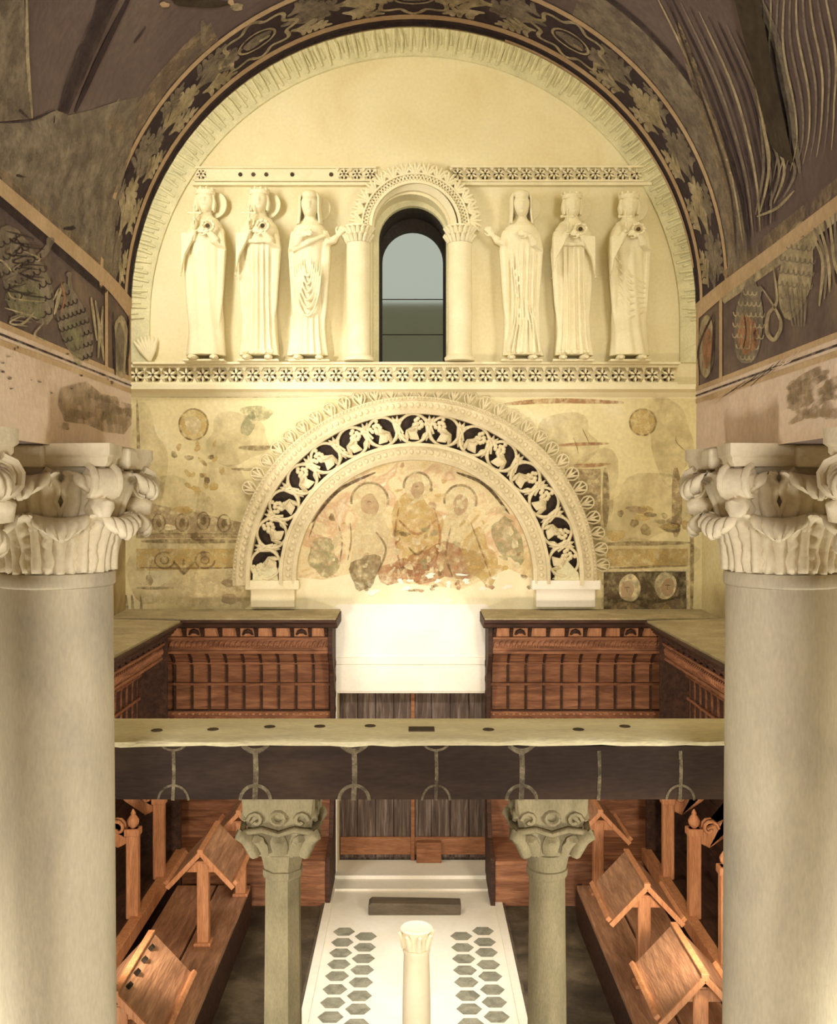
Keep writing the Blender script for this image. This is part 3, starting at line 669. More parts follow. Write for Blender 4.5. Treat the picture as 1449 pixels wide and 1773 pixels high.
for i in range(15):
    a = PI*(i+.5)/15; p = (ACX+91*kk*math.cos(a), YW-.09, ACZ+88*kk*math.sin(a))
    if proto is None:
        proto = fan_leaf(.15, 1.0, 5, False, (.07, .11, .085)).build('crest_leaf', 'stucco', wa, smooth=60, local=True); o = proto
    else: o = proto.copy(); COL.objects.link(o)
    o.location = Vector(p)-Vector(wa.location); o.rotation_euler = (0, -(a-PI/2), 0)
for s_, cx in ((-1, 627), (1, 804)):
    t = thing('colonnette', 'cream half round colonnette with pierced capital %s of the window' % ('left' if s_ < 0 else 'right'), 'column', (wx(cx-5 if s_ < 0 else cx-9), YW, W_SILL), group=None)
    X = t.location.x; mb = MB(); r = .125
    mb.lathe([(r, W_SILL+.06), (r*1.02, W_SILL+.6), (r, wz(428))], 28, (X, YW-.13, 0)); mb.build('shaft', 'stucco', t, smooth=60)
    mb = MB(); mb.lathe([(r*1.25, W_SILL), (r*1.3, W_SILL+.03), (r*1.08, W_SILL+.06)], 28, (X, YW-.13, 0)); mb.build('base', 'stucco', t, smooth=40)
    mb = MB(); z0, z1 = wz(428), wz(399)
    mb.lathe([(r*.8, z0), (r*.95, (z0+z1)/2), (r*1.12, z1-.02), (r*1.2, z1-.02), (r*1.2, z1)], 20, (X, YW-.13, 0))
    cpo = mb.build('capital', 'stucco', t, smooth=40)
    mb = MB()
    for j in range(9):
        for q in range(2):
            a = PI+PI*(j+.5*q)/9; zz = z0+.03+q*.075
            mb.tube([(X+r*.9*math.cos(a), YW-.13+r*.9*math.sin(a), zz-.02), (X+r*1.15*math.cos(a), YW-.13+r*1.15*math.sin(a), zz+.035), (X+r*1.4*math.cos(a), YW-.13+r*1.4*math.sin(a), zz+.05)], [.022, .026, .012], 6)
    for j in range(8):
        a = PI+PI*(j+.75)/9; mb.sphere((X+r*1.08*math.cos(a), YW-.13+r*1.08*math.sin(a), z0+.055), .013, 6, 5, 1)  # dark beads painted in for the shade of the drilled holes
    mb.build('leaf_carving', ['stucco', 'hole'], cpo, smooth=60)

# vine archivolt over the door
VCX, VCZ = wx(718), wz(1000)
va = thing('vine_archivolt', 'big openwork stucco arch of vine roundels over the doorway', 'arch', (VCX, YW, VCZ))
AO = -.04
def vb(name, p0, p1, y0, y1, m_, a0=AO, a1=PI-AO): return arch_band(name, p0*kk, p1*kk, y0, y1, m_, va, VCX, VCZ, 56, a0, a1)
vb('inner_roll', 203, 209, .13, .15, 'arch_stucco'); vb('inner_band', 209, 226, .12, .12, 'arch_stucco'); vb('inner_fillet', 226, 232, .16, .15, 'arch_stucco')
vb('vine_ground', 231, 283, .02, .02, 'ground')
vb('outer_fillet', 282, 288, .15, .17, 'arch_stucco'); vb('outer_band', 288, 306, .12, .12, 'arch_stucco'); vb('outer_roll', 306, 312, .14, .12, 'arch_stucco')
for nm, rp, nb in (('bead_row', 217, 60), ('bead_row', 297, 84)):
    mb = MB()
    for i in range(nb):
        a = PI*(i+.5)/nb; x, z = VCX+rp*kk*math.cos(a), VCZ+rp*kk*math.sin(a)
        mb.sphere((x, YW-.125, z), (.026, .02, .026), 7, 5)
    mb.build(nm, 'arch_stucco', va, smooth=80)
mb = MB()
for i in range(150):
    a = PI*(i+.5)/150; x, z = VCX+309*kk*math.cos(a), VCZ+309*kk*math.sin(a); mb.sphere((x, YW-.14, z), .013, 6, 4)
mb.build('pearl_string', 'arch_stucco', va, smooth=80)
# vine roundel: twisting stem ring, bunch of grapes, leaf, fillers
def roundel(v):
    mb = MB(); Rr = .155
    mb.tube([(Rr*math.cos(a), -.10+.015*math.sin(3*a), Rr*math.sin(a)) for a in [2*PI*i/22 for i in range(23)]], .017, 7)
    g = Matrix.Translation((.045 if v else -.045, 0, .035)) @ Matrix.Rotation(.7 if v else -.7, 4, 'Y')
    for i in range(16):
        tt = i/15; rr = .062*(1-tt*.8); an = i*2.4
        mb.sphere((rr*math.cos(an), -.095-.02*math.sin(an*1.3), .065-.14*tt), .025, 7, 5, mtx=g)
    lf = Matrix.Translation((-.05 if v else .05, 0, -.035)) @ Matrix.Rotation(2.2 if v else -2.2, 4, 'Y')
    for k in range(3):
        an = PI/2+(k-1)*.85; L = .165 if k == 1 else .13
        mb.tube([(0, -.08, -.03), (L*.55*math.cos(an), -.11, -.03+L*.55*math.sin(an)), (L*math.cos(an), -.085, -.03+L*math.sin(an))], [.014, .056, .006], 7, flat=.4, mtx=lf)
    for q in (-1, 1):                                    # linking stem to the next roundel and corner leaves
        mb.tube([(q*.12, -.09, .1*q), (q*.18, -.10, .03*q), (q*.21, -.09, -.06*q)], .015, 6)
        for k in (-1, 0, 1):
            a = (PI/2 if v else -PI/2)+k*.45
            mb.tube([(q*.17, -.05, (.03 if v else -.03)), (q*.17+.07*math.cos(a), -.10, .09*math.sin(a)), (q*.17+.12*math.cos(a), -.08, .135*math.sin(a))], [.012, .022, .006], 6)
    return mb
prot = {}
NR = 15
for i in range(NR):
    a = PI*(i+.45)/NR+.02; v = i % 2
    if v not in prot:
        o = roundel(v).build('vine_roundel', 'arch_stucco', va, smooth=60, local=True); prot[v] = o
    else: o = prot[v].copy(); COL.objects.link(o)
    o.location = (257*kk*math.cos(a), 0, 257*kk*math.sin(a)); o.rotation_euler = (0, -(a-PI/2), 0)
# crest of palmettes
proto = None
for i in range(36):
    a = PI*(i+.8)/36.6
    if a > PI-.42: continue
    if proto is None:
        proto = fan_leaf(.155, .9, 3).build('palmette', 'arch_stucco', va, smooth=60, local=True); o = proto
    else: o = proto.copy(); COL.objects.link(o)
    o.location = (312*kk*math.cos(a), -.03, 312*kk*math.sin(a)); o.rotation_euler = (0, -(a-PI/2), 0)
# repaired ends of the arch: plain plaster triangles
mb = MB(); mb.plate([(wx(440), wz(1003)), (wx(484), wz(1003)), (wx(482), wz(982)), (wx(470), wz(971)), (wx(454), wz(976)), (wx(441), wz(984))], [], YW-.11, YW); mb.build('plaster_patch', 'stucco_green', va)
mb = MB(); mb.plate([(wx(957), wz(1003)), (wx(1000), wz(1003)), (wx(998), wz(990)), (wx(976), wz(966)), (wx(960), wz(988))], [], YW-.11, YW); mb.build('plaster_patch', 'stucco_green', va)
for (a, b, c, d_, lab) in ((428, 520, 1003, 1050, 'worn beige plaster block under the left foot of the vine arch'), (918, 1036, 1003, 1050, 'white plaster impost block under the right foot of the vine arch')):
    it = thing('impost_block', lab, 'plaster block', ((wx(a)+wx(b))/2, YW, wz(d_)))
    mb = MB(); mb.box((wx(a)+.05, YW-.10, wz(d_)), (wx(b)-.05, YW, wz(c)-.1)); mb.build('block', 'stucco' if a < 600 else 'lime', it, bevel=.01)
    mb = MB(); mb.box((wx(a), YW-.14, wz(c)-.1), (wx(b), YW, wz(c))); mb.build('cap_moulding', 'stucco' if a < 600 else 'lime', it, bevel=.012)

# ------------------------------------------------------------------ the six stucco saints
def lerp(tab, z):
    for (a, va_), (b, vb_) in zip(tab, tab[1:]):
        if z <= b: 
            u = max(0, (z-a)/(b-a)); u = u*u*(3-2*u); return va_+(vb_-va_)*u
    return tab[-1][1]
def hand(mb, c, d, up, s=1.0, curl=.6):
    """palm with four fingers and a thumb from the wrist c along d"""
    c, d, up = Vector(c), Vector(d).normalized(), Vector(up).normalized(); sd = d.cross(up).normalized()
    mb.tube([c, c+d*.035*s, c+d*.08*s], [.022*s, .034*s, .03*s], 8, flat=.6, up=up)
    for k, L in enumerate((.055, .065, .062, .048)):
        b = c+d*.075*s+sd*(k-1.5)*.018*s; dd = (d+sd*(k-1.5)*.08).normalized()
        mb.tube([b, b+dd*L*.5*s, b+dd*L*(.5+.45*(1-curl*.3))*s-up*curl*.03*s], [.0105*s, .010*s, .007*s], 6)
    b = c+d*.03*s-sd*.03*s; mb.tube([b, b+(d-sd*.9).normalized()*.035*s, b+(d*1.3-sd*.6).normalized()*.065*s], [.012*s, .011*s, .008*s], 6)
def saint(px, label, crown, style, reach=0, cross=None, sleeve=True, lean=0.0, width=1.0, pleat=1.0):
    H0 = wz(631); X = wx(px)
    t = thing('saint_statue', label, 'statue', (X, YW, H0), group=None); t.scale = (1, 1, .96 if px > 700 or px == 539 else .985)
    mb = MB(); yc = -.13
    Wt = [(0, .215), (.35, .19), (.75, .172), (1.0, .172), (1.2, .182), (1.36, .192), (1.44, .18), (1.51, .135), (1.545, .085), (1.58, .066), (1.64, .064)]
    Dt = [(0, .15), (.4, .135), (.8, .13), (1.2, .14), (1.38, .15), (1.46, .125), (1.53, .085), (1.58, .066), (1.64, .064)]
    secs = []; nA = 84
    for i in range(61):
        z = .07+i*(1.65-.07)/60; wv = lerp(Wt, z)*(width if z < 1.5 else 1); dp = lerp(Dt, z); s_ = []
        fade = max(0, min(1, (1.30-z)/.25))*pleat; foot = max(0, 1-(z-.07)/.25)
        for j in range(nA):
            a = 2*PI*j/nA; cx, sy = math.cos(a), math.sin(a); f = 0
            if sy < .2:
                u = cx
                if style == 'column': f = .020*math.cos(u*22)*(1 if abs(u) < .62 else .3)
                elif style == 'loop':                       # hanging catenary folds over straight pleats
                    cz = .62+.25*0; q = (z-(.45+ .9*u*u*1.1))
                    f = .012*math.cos(u*20+z*2) if z < .5 else .004*math.cos(u*12)
                elif style == 'sweep': f = .017*math.cos(u*19+(1.2-z)*4.5*(1 if u > -.3 else -.4))
                else: f = .008*math.cos(u*11+z*5)
            r = 1+f/.14*fade+.10*foot*max(0, -sy)
            s_.append((cx*wv*r+lean*(1.6-z)*.1, yc+sy*dp*r, z))
        secs.append(s_)
    mb.loft(secs)
    # mantle edges hanging at both sides
    for sg in (-1, 1):
        mb.tube([(sg*.155, yc-.03, 1.38), (sg*.178*width, yc-.05, 1.2), (sg*.168*width, yc-.06, .9), (sg*.158*width, yc-.07, .6), (sg*.14, yc-.07, .35)], [.05, .055, .045, .035, .015], 8, flat=.8)
    # head with a face
    hz = 1.70
    def hd(u, v):
        th = 2*PI*u; ph = -PI/2+PI*v
        x = .092*math.cos(ph)*math.cos(th); y = .104*math.cos(ph)*math.sin(th); z = .135*math.sin(ph)
        if y < 0:
            fr = max(0, -math.sin(th)*math.cos(ph))
            nose = math.exp(-((x/.014)**2))*math.exp(-(((z+.012)/.028)**2)); y -= .034*nose
            for e in (-1, 1): y += .024*math.exp(-(((x-e*.032)/.018)**2)-(((z-.018)/.014)**2))*fr; y -= .011*math.exp(-(((x-e*.032)/.012)**2)-(((z-.016)/.008)**2))
            y -= .010*math.exp(-((z-.042)/.012)**2)*fr
            y -= .015*math.exp(-((x/.022)**2)-(((z+.058)/.008)**2)); y += .012*math.exp(-((x/.024)**2)-(((z+.066)/.004)**2))
            y -= .010*math.exp(-((x/.03)**2)-(((z+.095)/.02)**2))
            x *= 1-.18*max(0, -z/.128)
        return (x, y+yc-.045, z+hz)
    mb.loft([[hd(j/26, .03+.94*i/22) for j in range(26)] for i in range(23)])
    for e in (-1, 1): mb.sphere((e*.091, yc-.03, hz), (.014, .022, .032), 8, 6)
    # arms: bent across the chest, or reaching towards the window
    for sg in (-1, 1):
        sh = Vector((sg*.14, yc-.02, 1.40)); el = Vector((sg*.175*width, yc-.08, 1.19))
        if reach == sg:
            el = Vector((sg*.20, yc-.06, 1.27)); hn = Vector((sg*.285, yc-.06, 1.36)); mb.tube([sh, el, (el+hn)/2, hn], [.06, .055, .045, .028], 9); hand(mb, hn, (sg*.6, -.1, .8), (0, -1, .1), 1.0, .3)
        elif cross == sg:
            hn = Vector((sg*.075, yc-.19, 1.37)); mb.tube([sh, el, (el+hn)/2, hn], [.06, .058, .05, .03], 9); hand(mb, hn, (-sg*.2, -.1, 1), (-sg*1, -.3, 0), .9, .9)
        else:
            hn = Vector((sg*.07, yc-.19, 1.34)); mb.tube([sh, el, (el+hn)/2, hn], [.06, .058, .05, .03], 9); hand(mb, hn, (-sg*1, -.15, .25), (0, -1, .2), .95, .6)
        if sleeve and (sg == cross or sleeve == 2):
            mid = Vector((sg*.16, yc-.15, 1.27))
            mb.loft([[(mid.x+sg*dx, mid.y+dy, zz) for dx, dy in ((.0-.10*q, -.05), (.055, -.045), (.062, .03), (.0-.10*q, .02))] for zz, q in ((1.33, .8), (1.25, .55), (1.1, -.2), (.98, -.45), (.88, -.68))])
    # cloak folds across the body
    if style == 'loop':
        for k in range(6): mb.tube([(-.01+(.145-.022*k)*math.cos(a), yc-.142-.014*math.sin(-a), 1.10+(.62-.085*k)*math.sin(a)) for a in [-PI*q/14 for q in range(15)]], [.002+.011*math.sin(PI*q/14)**.5 for q in range(15)], 6)
        mb.tube([(-.17, yc-.10, 1.2), (.0, yc-.165, 1.27), (.17, yc-.11, 1.36)], [.03, .035, .02], 8)
    if style == 'sweep':
        for k in range(8): mb.tube([(-.05+.018*k, yc-.138, .72-.01*k), (-.08+.032*k, yc-.143, .4), (-.15+.047*k, yc-.158, .09)], [.003, .010, .013], 6)
        for k in range(4): mb.tube([(-.10+.03*k, yc-.12, 1.22), (-.085+.03*k, yc-.136, .95), (-.06+.022*k, yc-.135, .68)], [.004, .011, .004], 6)
    if style == 'cloth':
        for k in range(7): mb.tube([(-.15+.008*k, yc-.10, 1.12-.09*k), (-.01, yc-.14, .92-.075*k), (.15, yc-.10, .84-.05*k)], [.005, .012, .005], 6)
    if style == 'column':
        mb.tube([(-.13, yc-.13, 1.26), (0, yc-.17, 1.245), (.13, yc-.13, 1.26)], .022, 8)
        for k in range(9): mb.sphere((-.15+.0375*k, yc-.155, .10), (.018, .015, .02), 6, 5)
    mb.v = [Vector((p.x, min(p.y, -.004), p.z)) for p in mb.v]
    o = mb.build('body', 'stucco', t, local=True, smooth=50)
    rm = o.modifiers.new('one skin', 'REMESH'); rm.mode = 'VOXEL'; rm.voxel_size = .0062; rm.use_smooth_shade = True
    # parts
    mb = MB(); mb.lathe([(.105, 0), (.14, .008), (.14, .022), (.11, .025)], 28, mtx=Matrix.Translation((.085, -.045, hz-.01)) @ Matrix.Rotation(R(90), 4, 'X') @ Matrix.Rotation(R(-18), 4, 'Y')); mb.build('halo', 'stucco', t, local=True, smooth=40)
    mb = MB()
    if crown:
        mb.lathe([(.09, hz+.06), (.102, hz+.065), (.106, hz+.105), (.098, hz+.11)], 24, (0, yc-.035, 0))
        for k in range(10): a = 2*PI*k/10; mb.sphere((.098*math.cos(a), yc-.035+.098*math.sin(a), hz+.115), (.016, .016, .022), 6, 5)
        mb.build('crown', 'stucco', t, local=True, smooth=50)
        mb = MB()
        for k in range(15):
            a = -.25+(PI+.5)*k/14; mb.tube([(.086*math.cos(a), yc-.04+.09*math.sin(a), hz+.06), (.098*math.cos(a), yc-.035+.10*math.sin(a), hz-.02), (.088*math.cos(a), yc-.03+.09*math.sin(a), hz-.10)], [.016, .022, .014], 6)
        mb.build('hair', 'stucco', t, local=True, smooth=60)
    else:
        def veil(u, v):
            a = -.62+(PI+1.24)*u; z = hz+.15-.36*v; rr = (.06+.05*min(1, v*5)**.6)+.05*max(0, v-.65)**1.2+.004*math.cos(u*40)*v
            return (rr*math.cos(a)*1.02, yc-.03+rr*1.12*math.sin(a), z-.02*(1 if v < .05 else 0))
        mb.grid(veil, 40, 16); mb.sphere((0, yc-.03, hz+.105), (.085, .1, .055), 16, 8)
        mb.build('veil', 'stucco', t, local=True, smooth=60, solid=.018)
    for sg in (-1, 1):
        mb = MB(); mb.tube([(sg*.10, yc+.02, .05), (sg*.105, yc-.10, .045), (sg*.115, yc-.19, .035), (sg*.12, yc-.235, .03)], [.035, .045, .042, .018], 9, flat=.7); mb.build('shoe', 'stucco', t, local=True, smooth=60)
    mb = MB(); mb.box((-.215, -.27, 0.0), (.215, 0, .022)); mb.build('plinth', 'stucco', t, local=True, bevel=.008)
    if cross:
        x = cross*.075; mb = MB(); y = yc-.215
        mb.tube([(x-.0, y, 1.36), (x, y, 1.60)], .011, 6); mb.tube([(x-.06, y, 1.53), (x+.06, y, 1.53)], .011, 6)
        for q in ((x-.06, 1.53), (x+.06, 1.53), (x, 1.60)): mb.sphere((q[0], y, q[1]), .017, 6, 5)
        mb.build('hand_cross', 'stucco', t, local=True, smooth=60)
        x = -cross*.06; mb = MB(); y = yc-.20
        mb.tube([(x+.06*math.cos(a), y, 1.40+.055*math.sin(a)) for a in [2*PI*i/16 for i in range(17)]], .016, 7)
        for k in range(8): mb.sphere((x+.062*math.cos(k*PI/4), y-.012, 1.40+.056*math.sin(k*PI/4)), .016, 6, 5)
        mb.build('wreath', 'stucco', t, local=True, smooth=60)
        mb = MB(); mb.lathe([(.022, 0), (.022, .01)], 12, mtx=Matrix.Translation((x, y+.004, 1.40)) @ Matrix.Rotation(PI/2, 4, 'X')); mb.build('wreath_shade', 'hole', t, local=True)  # dark disc painted for the shade inside the wreath
    return t
saint(361, 'crowned stucco saint in smooth worn robe, farthest left of the six', True, 'plain', 0, -1, True, 0, .98, .6)
saint(453, 'crowned stucco saint with straight column pleats, middle of the left three', True, 'column', 0, -1, True)
saint(539, 'veiled stucco saint left of the window with looped cloak folds, hand held out', False, 'loop', 1, None, False, -.12, .95)
saint(899, 'veiled stucco saint right of the window with fanned skirt, arm reaching left', False, 'sweep', -1, None, False, .15, .98)
saint(986, 'crowned stucco saint with wide open sleeves, middle of the right three', True, 'column', 0, -1, 2, .1, .98)
saint(1083, 'crowned stucco saint with shawl draped across the knees, farthest right of the six', True, 'cloth', 0, -1, True, .02, .98)

# ================================================================== DOOR
dt = thing('door_1', None, None, (0, YW+.3, 0)); struct(dt)
for s_, a, b in ((0, DX0, -.02), (1, -.02+.008, DX1)):
    mb = MB(); n = 4
    for i in range(n):
        x0 = a+(b-a)*i/n+.004; x1 = a+(b-a)*(i+1)/n-.004; mb.box((x0, YW+.30, .09), (x1, YW+.35, DZ+.02))
    lf = mb.build('door_leaf', 'door_wood', dt, bevel=.004)
    mb = MB()
    for z in (.13, 1.0): mb.box((a+.01, YW+.27, z), (b-.01, YW+.30, z+(.19 if z < .5 else .05)))
    mb.build('rail', 'door_rail', lf, bevel=.004)
    mb = MB()
    for x in (a+.03, b-.05): mb.box((x, YW+.28, .3), (x+.03, YW+.30, DZ))
    mb.build('stile', 'door_wood', lf, bevel=.003)
mb = MB(); mb.box((DX0-.05, YW+.35, 0), (DX1+.05, YW+.40, DZ+.1)); mb.build('door_backing', 'door_wood', dt)
mb = MB(); mb.box((-.03, YW+.255, .07), (.012, YW+.30, DZ)); mb.build('meeting_strip', 'door_rail', dt, bevel=.004)
mb = MB(); mb.box((.03, YW+.18, .07), (.30, YW+.26, .29)); mb.build('floor_block', 'door_rail', dt, bevel=.008)
mb = MB()
for x0, x1 in ((wx(574), DX0+.0), (DX1-.0, wx(858))): mb.box((min(x0, x1), YW-.05, 0), (max(x0, x1), YW+.005, DZ+.02))
struct(mb.build('trim_3', 'lime', bevel=.008))
mb = MB(); mb.box((wx(574), YW-.035, wz(1150)), (wx(858), YW+.005, wz(1138))); mb.box((wx(574), YW-.02, DZ), (wx(858), YW+.005, wz(1150)))
struct(mb.build('trim_4', 'lime', bevel=.008))
# dark slab lying on the aisle
mb = MB(); a = at(638, 1583, 9.44); b = at(797, 1583, 9.44)
pts = [(a.x, 0), (b.x, 0), (b.x+.005, .10), (a.x+.03, .115), (a.x, .09)]
mb.plate(pts, [], 9.40, 9.56); tag(mb.build('stone_slab', 'slab', bevel=.008), 'long dark stone slab lying across the white aisle before the door', 'stone slab')
bpy.data.objects['stone_slab'].location.z = .0125
# short white colonnette in the aisle
t = thing('short_column', 'short cream marble column with small capital standing in the white aisle', 'column', (.02, 6.8, .012))
mb = MB(); mb.lathe([(.14, 0), (.14, .05), (.115, .07), (.12, .1), (.1, .13)], 24); mb.build('base', 'white_col', t, smooth=40, local=True)
mb = MB(); mb.lathe([(.1, .13), (.097, .5), (.088, .86), (.095, .865), (.095, .885), (.086, .89)], 28); mb.build('shaft', 'white_col', t, smooth=40, local=True)
mb = MB(); mb.lathe([(.084, .89), (.086, .95), (.1, 1.0), (.1, 1.015)], 24); mb.lathe([(.108, 1.012), (.112, 1.02), (.1, 1.03)], 24)
cp = mb.build('capital', 'white_col', t, smooth=40, local=True)
mb = MB()
for k in range(8):
    a = 2*PI*k/8+.2; mb.tube([(.085*math.cos(a), .085*math.sin(a), .895), (.092*math.cos(a), .092*math.sin(a), .95), (.118*math.cos(a), .118*math.sin(a), 1.0)], [.022, .026, .012], 6)
mb.build('leaf_carving', 'white_col', cp, smooth=60, local=True)

# ================================================================== CHOIR STALLS
def stall(name, label, loc, rz, W, nb, posts=None, ends=(True, True), depth=.75, seat_z=.45, cv=.42, back=0.0):
    """local frame: x along the wall, wall at y=0, front towards -y"""
    t = thing(name, label, 'choir stall', loc, rz)
    def B(nm, mb, m_, p=t, **k): return mb.build(nm, m_, p, local=True, **k)
    h = W/2
    mb = MB(); mb.box((-h, -depth, .0), (h, -depth+.04, seat_z-.04)); B('seat_front', mb, 'wood_dark' if posts else 'wood_x', bevel=.004)  # side rows: dark wood colour puts in the shade of the recess
    mb = MB(); mb.box((-h, -depth-.03, seat_z-.04), (h, -.08, seat_z)); B('seat', mb, 'wood_dark' if posts else 'wood_x', bevel=.006)  # same darkened wood for the shaded seat of the side rows
    mb = MB(); mb.box((-h, -.09, seat_z), (h, -.05, 1.62))
    for i in range(1, 5): mb.box((-h, -.10, seat_z+i*.23-.012), (h, -.09, seat_z+i*.23+.012))
    B('lower_back', mb, 'wood_dark' if posts else 'wood_x', bevel=.003)  # side rows' backs coloured dark for the shade between the posts
    # coved upper back
    def cove(s):
        if s < .45: return (-.10, 1.78+.42*s/.45)
        a = (s-.45)/.55*R(62); r = cv
        return (-.10-r*(1-math.cos(a)), 2.20+.42*math.sin(a)*.62)
    S_ = [i/14 for i in range(15)]
    mb = MB(); mb.loft([[(x, cove(s)[0]+o, cove(s)[1]+o*.2) for s, o in [(q, 0) for q in S_]+[(q, .03) for q in S_[::-1]]] for x in (-h, h)]); B('cove_panel', mb, 'wood_x', smooth=30)
    for i in range(nb+1):
        x = -h+W*i/nb; x = max(-h+.012, min(h-.012, x)); mb = MB()
        mb.loft([[(x+dx, cove(s)[0]-dy, cove(s)[1]-dy*.3) for dx, dy in ((-.011, -.01), (-.011, .026), (.011, .026), (.011, -.01))] for s in S_]); B('rib', mb, 'wood_dark')
    for s in (.0, .3, .62, .98):
        y, z = cove(s); mb = MB(); mb.box((-h, y-.03, z-.014), (h, y+.01, z+.014)); B('rail', mb, 'wood_x' if s else 'wood_dark', bevel=.004)
    # carved crest under the cove
    mb = MB(); mb.box((-h, -.15, 1.73), (h, -.06, 1.78)); mb.box((-h, -.12, 1.62), (h, -.06, 1.73)); cr = B('dado_moulding', mb, 'wood_x', bevel=.006)
    mb = MB(); n = int(W/.07)
    for i in range(n):
        x = -h+W*(i+.5)/n
        mb.tube([(x-.025, -.13, 1.64), (x-.012, -.14, 1.69), (x+.012, -.135, 1.66), (x+.026, -.13, 1.71)], [.008, .014, .013, .006], 5)
        mb.sphere((x, -.155, 1.755), (.018, .01, .012), 6, 4)
    tag(B('carved_scrolls', mb, 'wood_post', cr), kind='stuff')
    # frieze, brackets, cornice
    y0 = -.22-cv*.525
    mb = MB(); mb.box((-h, y0-.01, 2.43), (h, y0+.35, 2.46)); mb.box((-h, y0-.0, 2.46), (h, y0+.05, 2.58)); mb.box((-h, y0-.03, 2.575), (h, y0+.05, 2.60)); fr = B('frieze', mb, 'wood_x', bevel=.004)
    mb = MB(); n = int(W/.055)
    for i in range(n):
        x = -h+W*(i+.5)/n
        mb.tube([(x-.02, y0-.005, 2.485), (x-.004, y0-.014, 2.535), (x+.018, y0-.005, 2.56)], [.008, .013, .006], 5); mb.sphere((x+.012, y0-.003, 2.495), .012, 6, 4)
    tag(B('carved_scrolls', mb, 'wood_x', fr), kind='stuff')
    mb = MB(); mb.box((-h, y0+.005, 2.60), (h, y0+.05, 2.70)); B('bracket_panel', mb, 'wood_post')
    for i in range(nb+1):
        x = -h+W*i/nb; x = max(-h+.02, min(h-.02, x)); mb = MB()
        mb.loft([[(x+s_*.016, y, z) for y, z in ((y0+.01, 2.60), (y0-.02, 2.60), (y0-.06, 2.65), (y0-.12, 2.70), (y0+.01, 2.70))] for s_ in (-1, 1)]); B('bracket', mb, 'wood_dark', bevel=.003)
    for i in range(nb):
        if i % 3 == 1:
            x = -h+W*(i+.5)/nb; mb = MB()
            mb.tube([(x-.05, y0-.0, 2.62), (x-.03, y0-.008, 2.65), (x, y0-.01, 2.66), (x+.03, y0-.008, 2.65), (x+.05, y0, 2.62)], [.01, .02, .026, .02, .01], 6); B('rosette', mb, 'wood_dark')
    mb = MB()
    pr = [(back, 2.70), (y0-.10, 2.70), (y0-.13, 2.715), (y0-.14, 2.745), (y0-.19, 2.765), (y0-.19, 2.79), (back, 2.81)]
    dsx = [(back, 2.811), (back, 2.83), (y0-.17, 2.808), (y0-.17, 2.79)]
    e0 = .10 if ends[0] and not posts else 0; e1 = .10 if ends[1] and not posts else 0
    mb.loft([[(x, y, z) for y, z in pr] for x in (-h-e0, h+e1)]); B('cornice', mb, 'wood_dark', bevel=.004)
    mb = MB(); mb.loft([[(x, y, z) for y, z in dsx] for x in (-h-e0*.9, h+e1*.9)]); B('dust_capping', mb, 'dust')
    for k, x in enumerate((-h, h)):
        if not ends[k]: continue
        sg = 1 if k else -1; mb = MB()
        mb.plate([(y, z) for y, z in (((-.03, 0), (-depth-.02, 0), (-depth-.02, seat_z+.02), (-.40, seat_z+.10), (-.22, .95), (-.20, 1.7), (-.28, 2.2), (y0-.04, 2.43), (y0-.04, 2.70), (-.03, 2.70)) if not posts else ((-.03, 0), (-depth-.02, 0), (-depth-.02, seat_z+.9), (y0-.05, 1.5), (y0-.05, 2.70), (-.03, 2.70)))], [], x-(sg*.045 if posts else 0), x+(0 if posts else sg*.045), 0, fn=lambda a, b, c: (c, a, b))
        ep = B('end_panel', mb, 'wood_dark', bevel=.005)
        mb = MB()
        for q in range(9): mb.sphere((x+sg*.045, -.13-.0, 1.0+q*.16), (.012, .03, .05), 6, 5)
        for q in range(9): mb.sphere((x+sg*.02, -.205-.0*q, 1.0+q*.08), (.02, .014, .03), 6, 5)
        B('carved_beads', mb, 'wood_dark', ep)
    if posts:
        mb = MB(); mb.box((-h, -depth-.06, seat_z-.09), (h, -depth+.03, seat_z+.03)); B('front_rail', mb, 'wood_post', bevel=.006)
        for x in posts:
            mb = MB(); yp = -depth+.02; zt = seat_z+.80
            mb.box((x-.04, yp-.05, seat_z), (x+.04, yp+.05, zt-.06)); mb.box((x-.055, yp-.062, zt-.12), (x+.055, yp+.062, zt-.06))
            ap = B('arm_post', mb, 'wood_post', bevel=.008)
            mb = MB(); mb.lathe([(.02, zt-.06), (.045, zt-.03), (.05, zt), (.03, zt+.035), (.018, zt+.05), (.022, zt+.06), (.004, zt+.095)], 12, (x, yp, 0)); B('finial', mb, 'wood_post', ap, smooth=50)
            mb = MB()
            mb.loft([[(x+s_*.025, y, z) for y, z in ((yp, zt-.16), (yp+.12, zt-.22), (yp+.30, zt-.1), (-.09, zt-.02), (-.09, zt+.18), (yp+.4, zt+.05), (yp+.25, zt-.0), (yp+.1, zt-.06))] for s_ in (-1, 1)]); B('arm_rest', mb, 'wood_post', ap, bevel=.006)
            mb = MB()
            for (cy, cz, r) in ((yp+.12, zt-.06, .075), (yp+.33, zt+.02, .06)):
                for s_ in (-1, 1): mb.tube([(x+s_*.032, cy+r*(1-.085*q)*math.cos(q*.62), cz+r*(1-.085*q)*math.sin(q*.62)) for q in range(11)], .016, 6)
            B('scroll', mb, 'wood_post', ap, smooth=60)
    return t
xl0, xl1 = -3.04, -.865; xr0, xr1 = .80, 3.04
stall('choir_stall', 'walnut choir stall with coved back against the far wall, left of the door', ((xl0+xl1)/2, YW-.01, 0), 0, xl1-xl0, 12, None, (False, True))
stall('choir_stall', 'walnut choir stall with coved back against the far wall, right of the door', ((xr0+xr1)/2, YW-.01, 0), 0, xr1-xr0, 12, None, (True, False))
SY0, SY1 = 5.3, YW-.805; SW = SY1-SY0
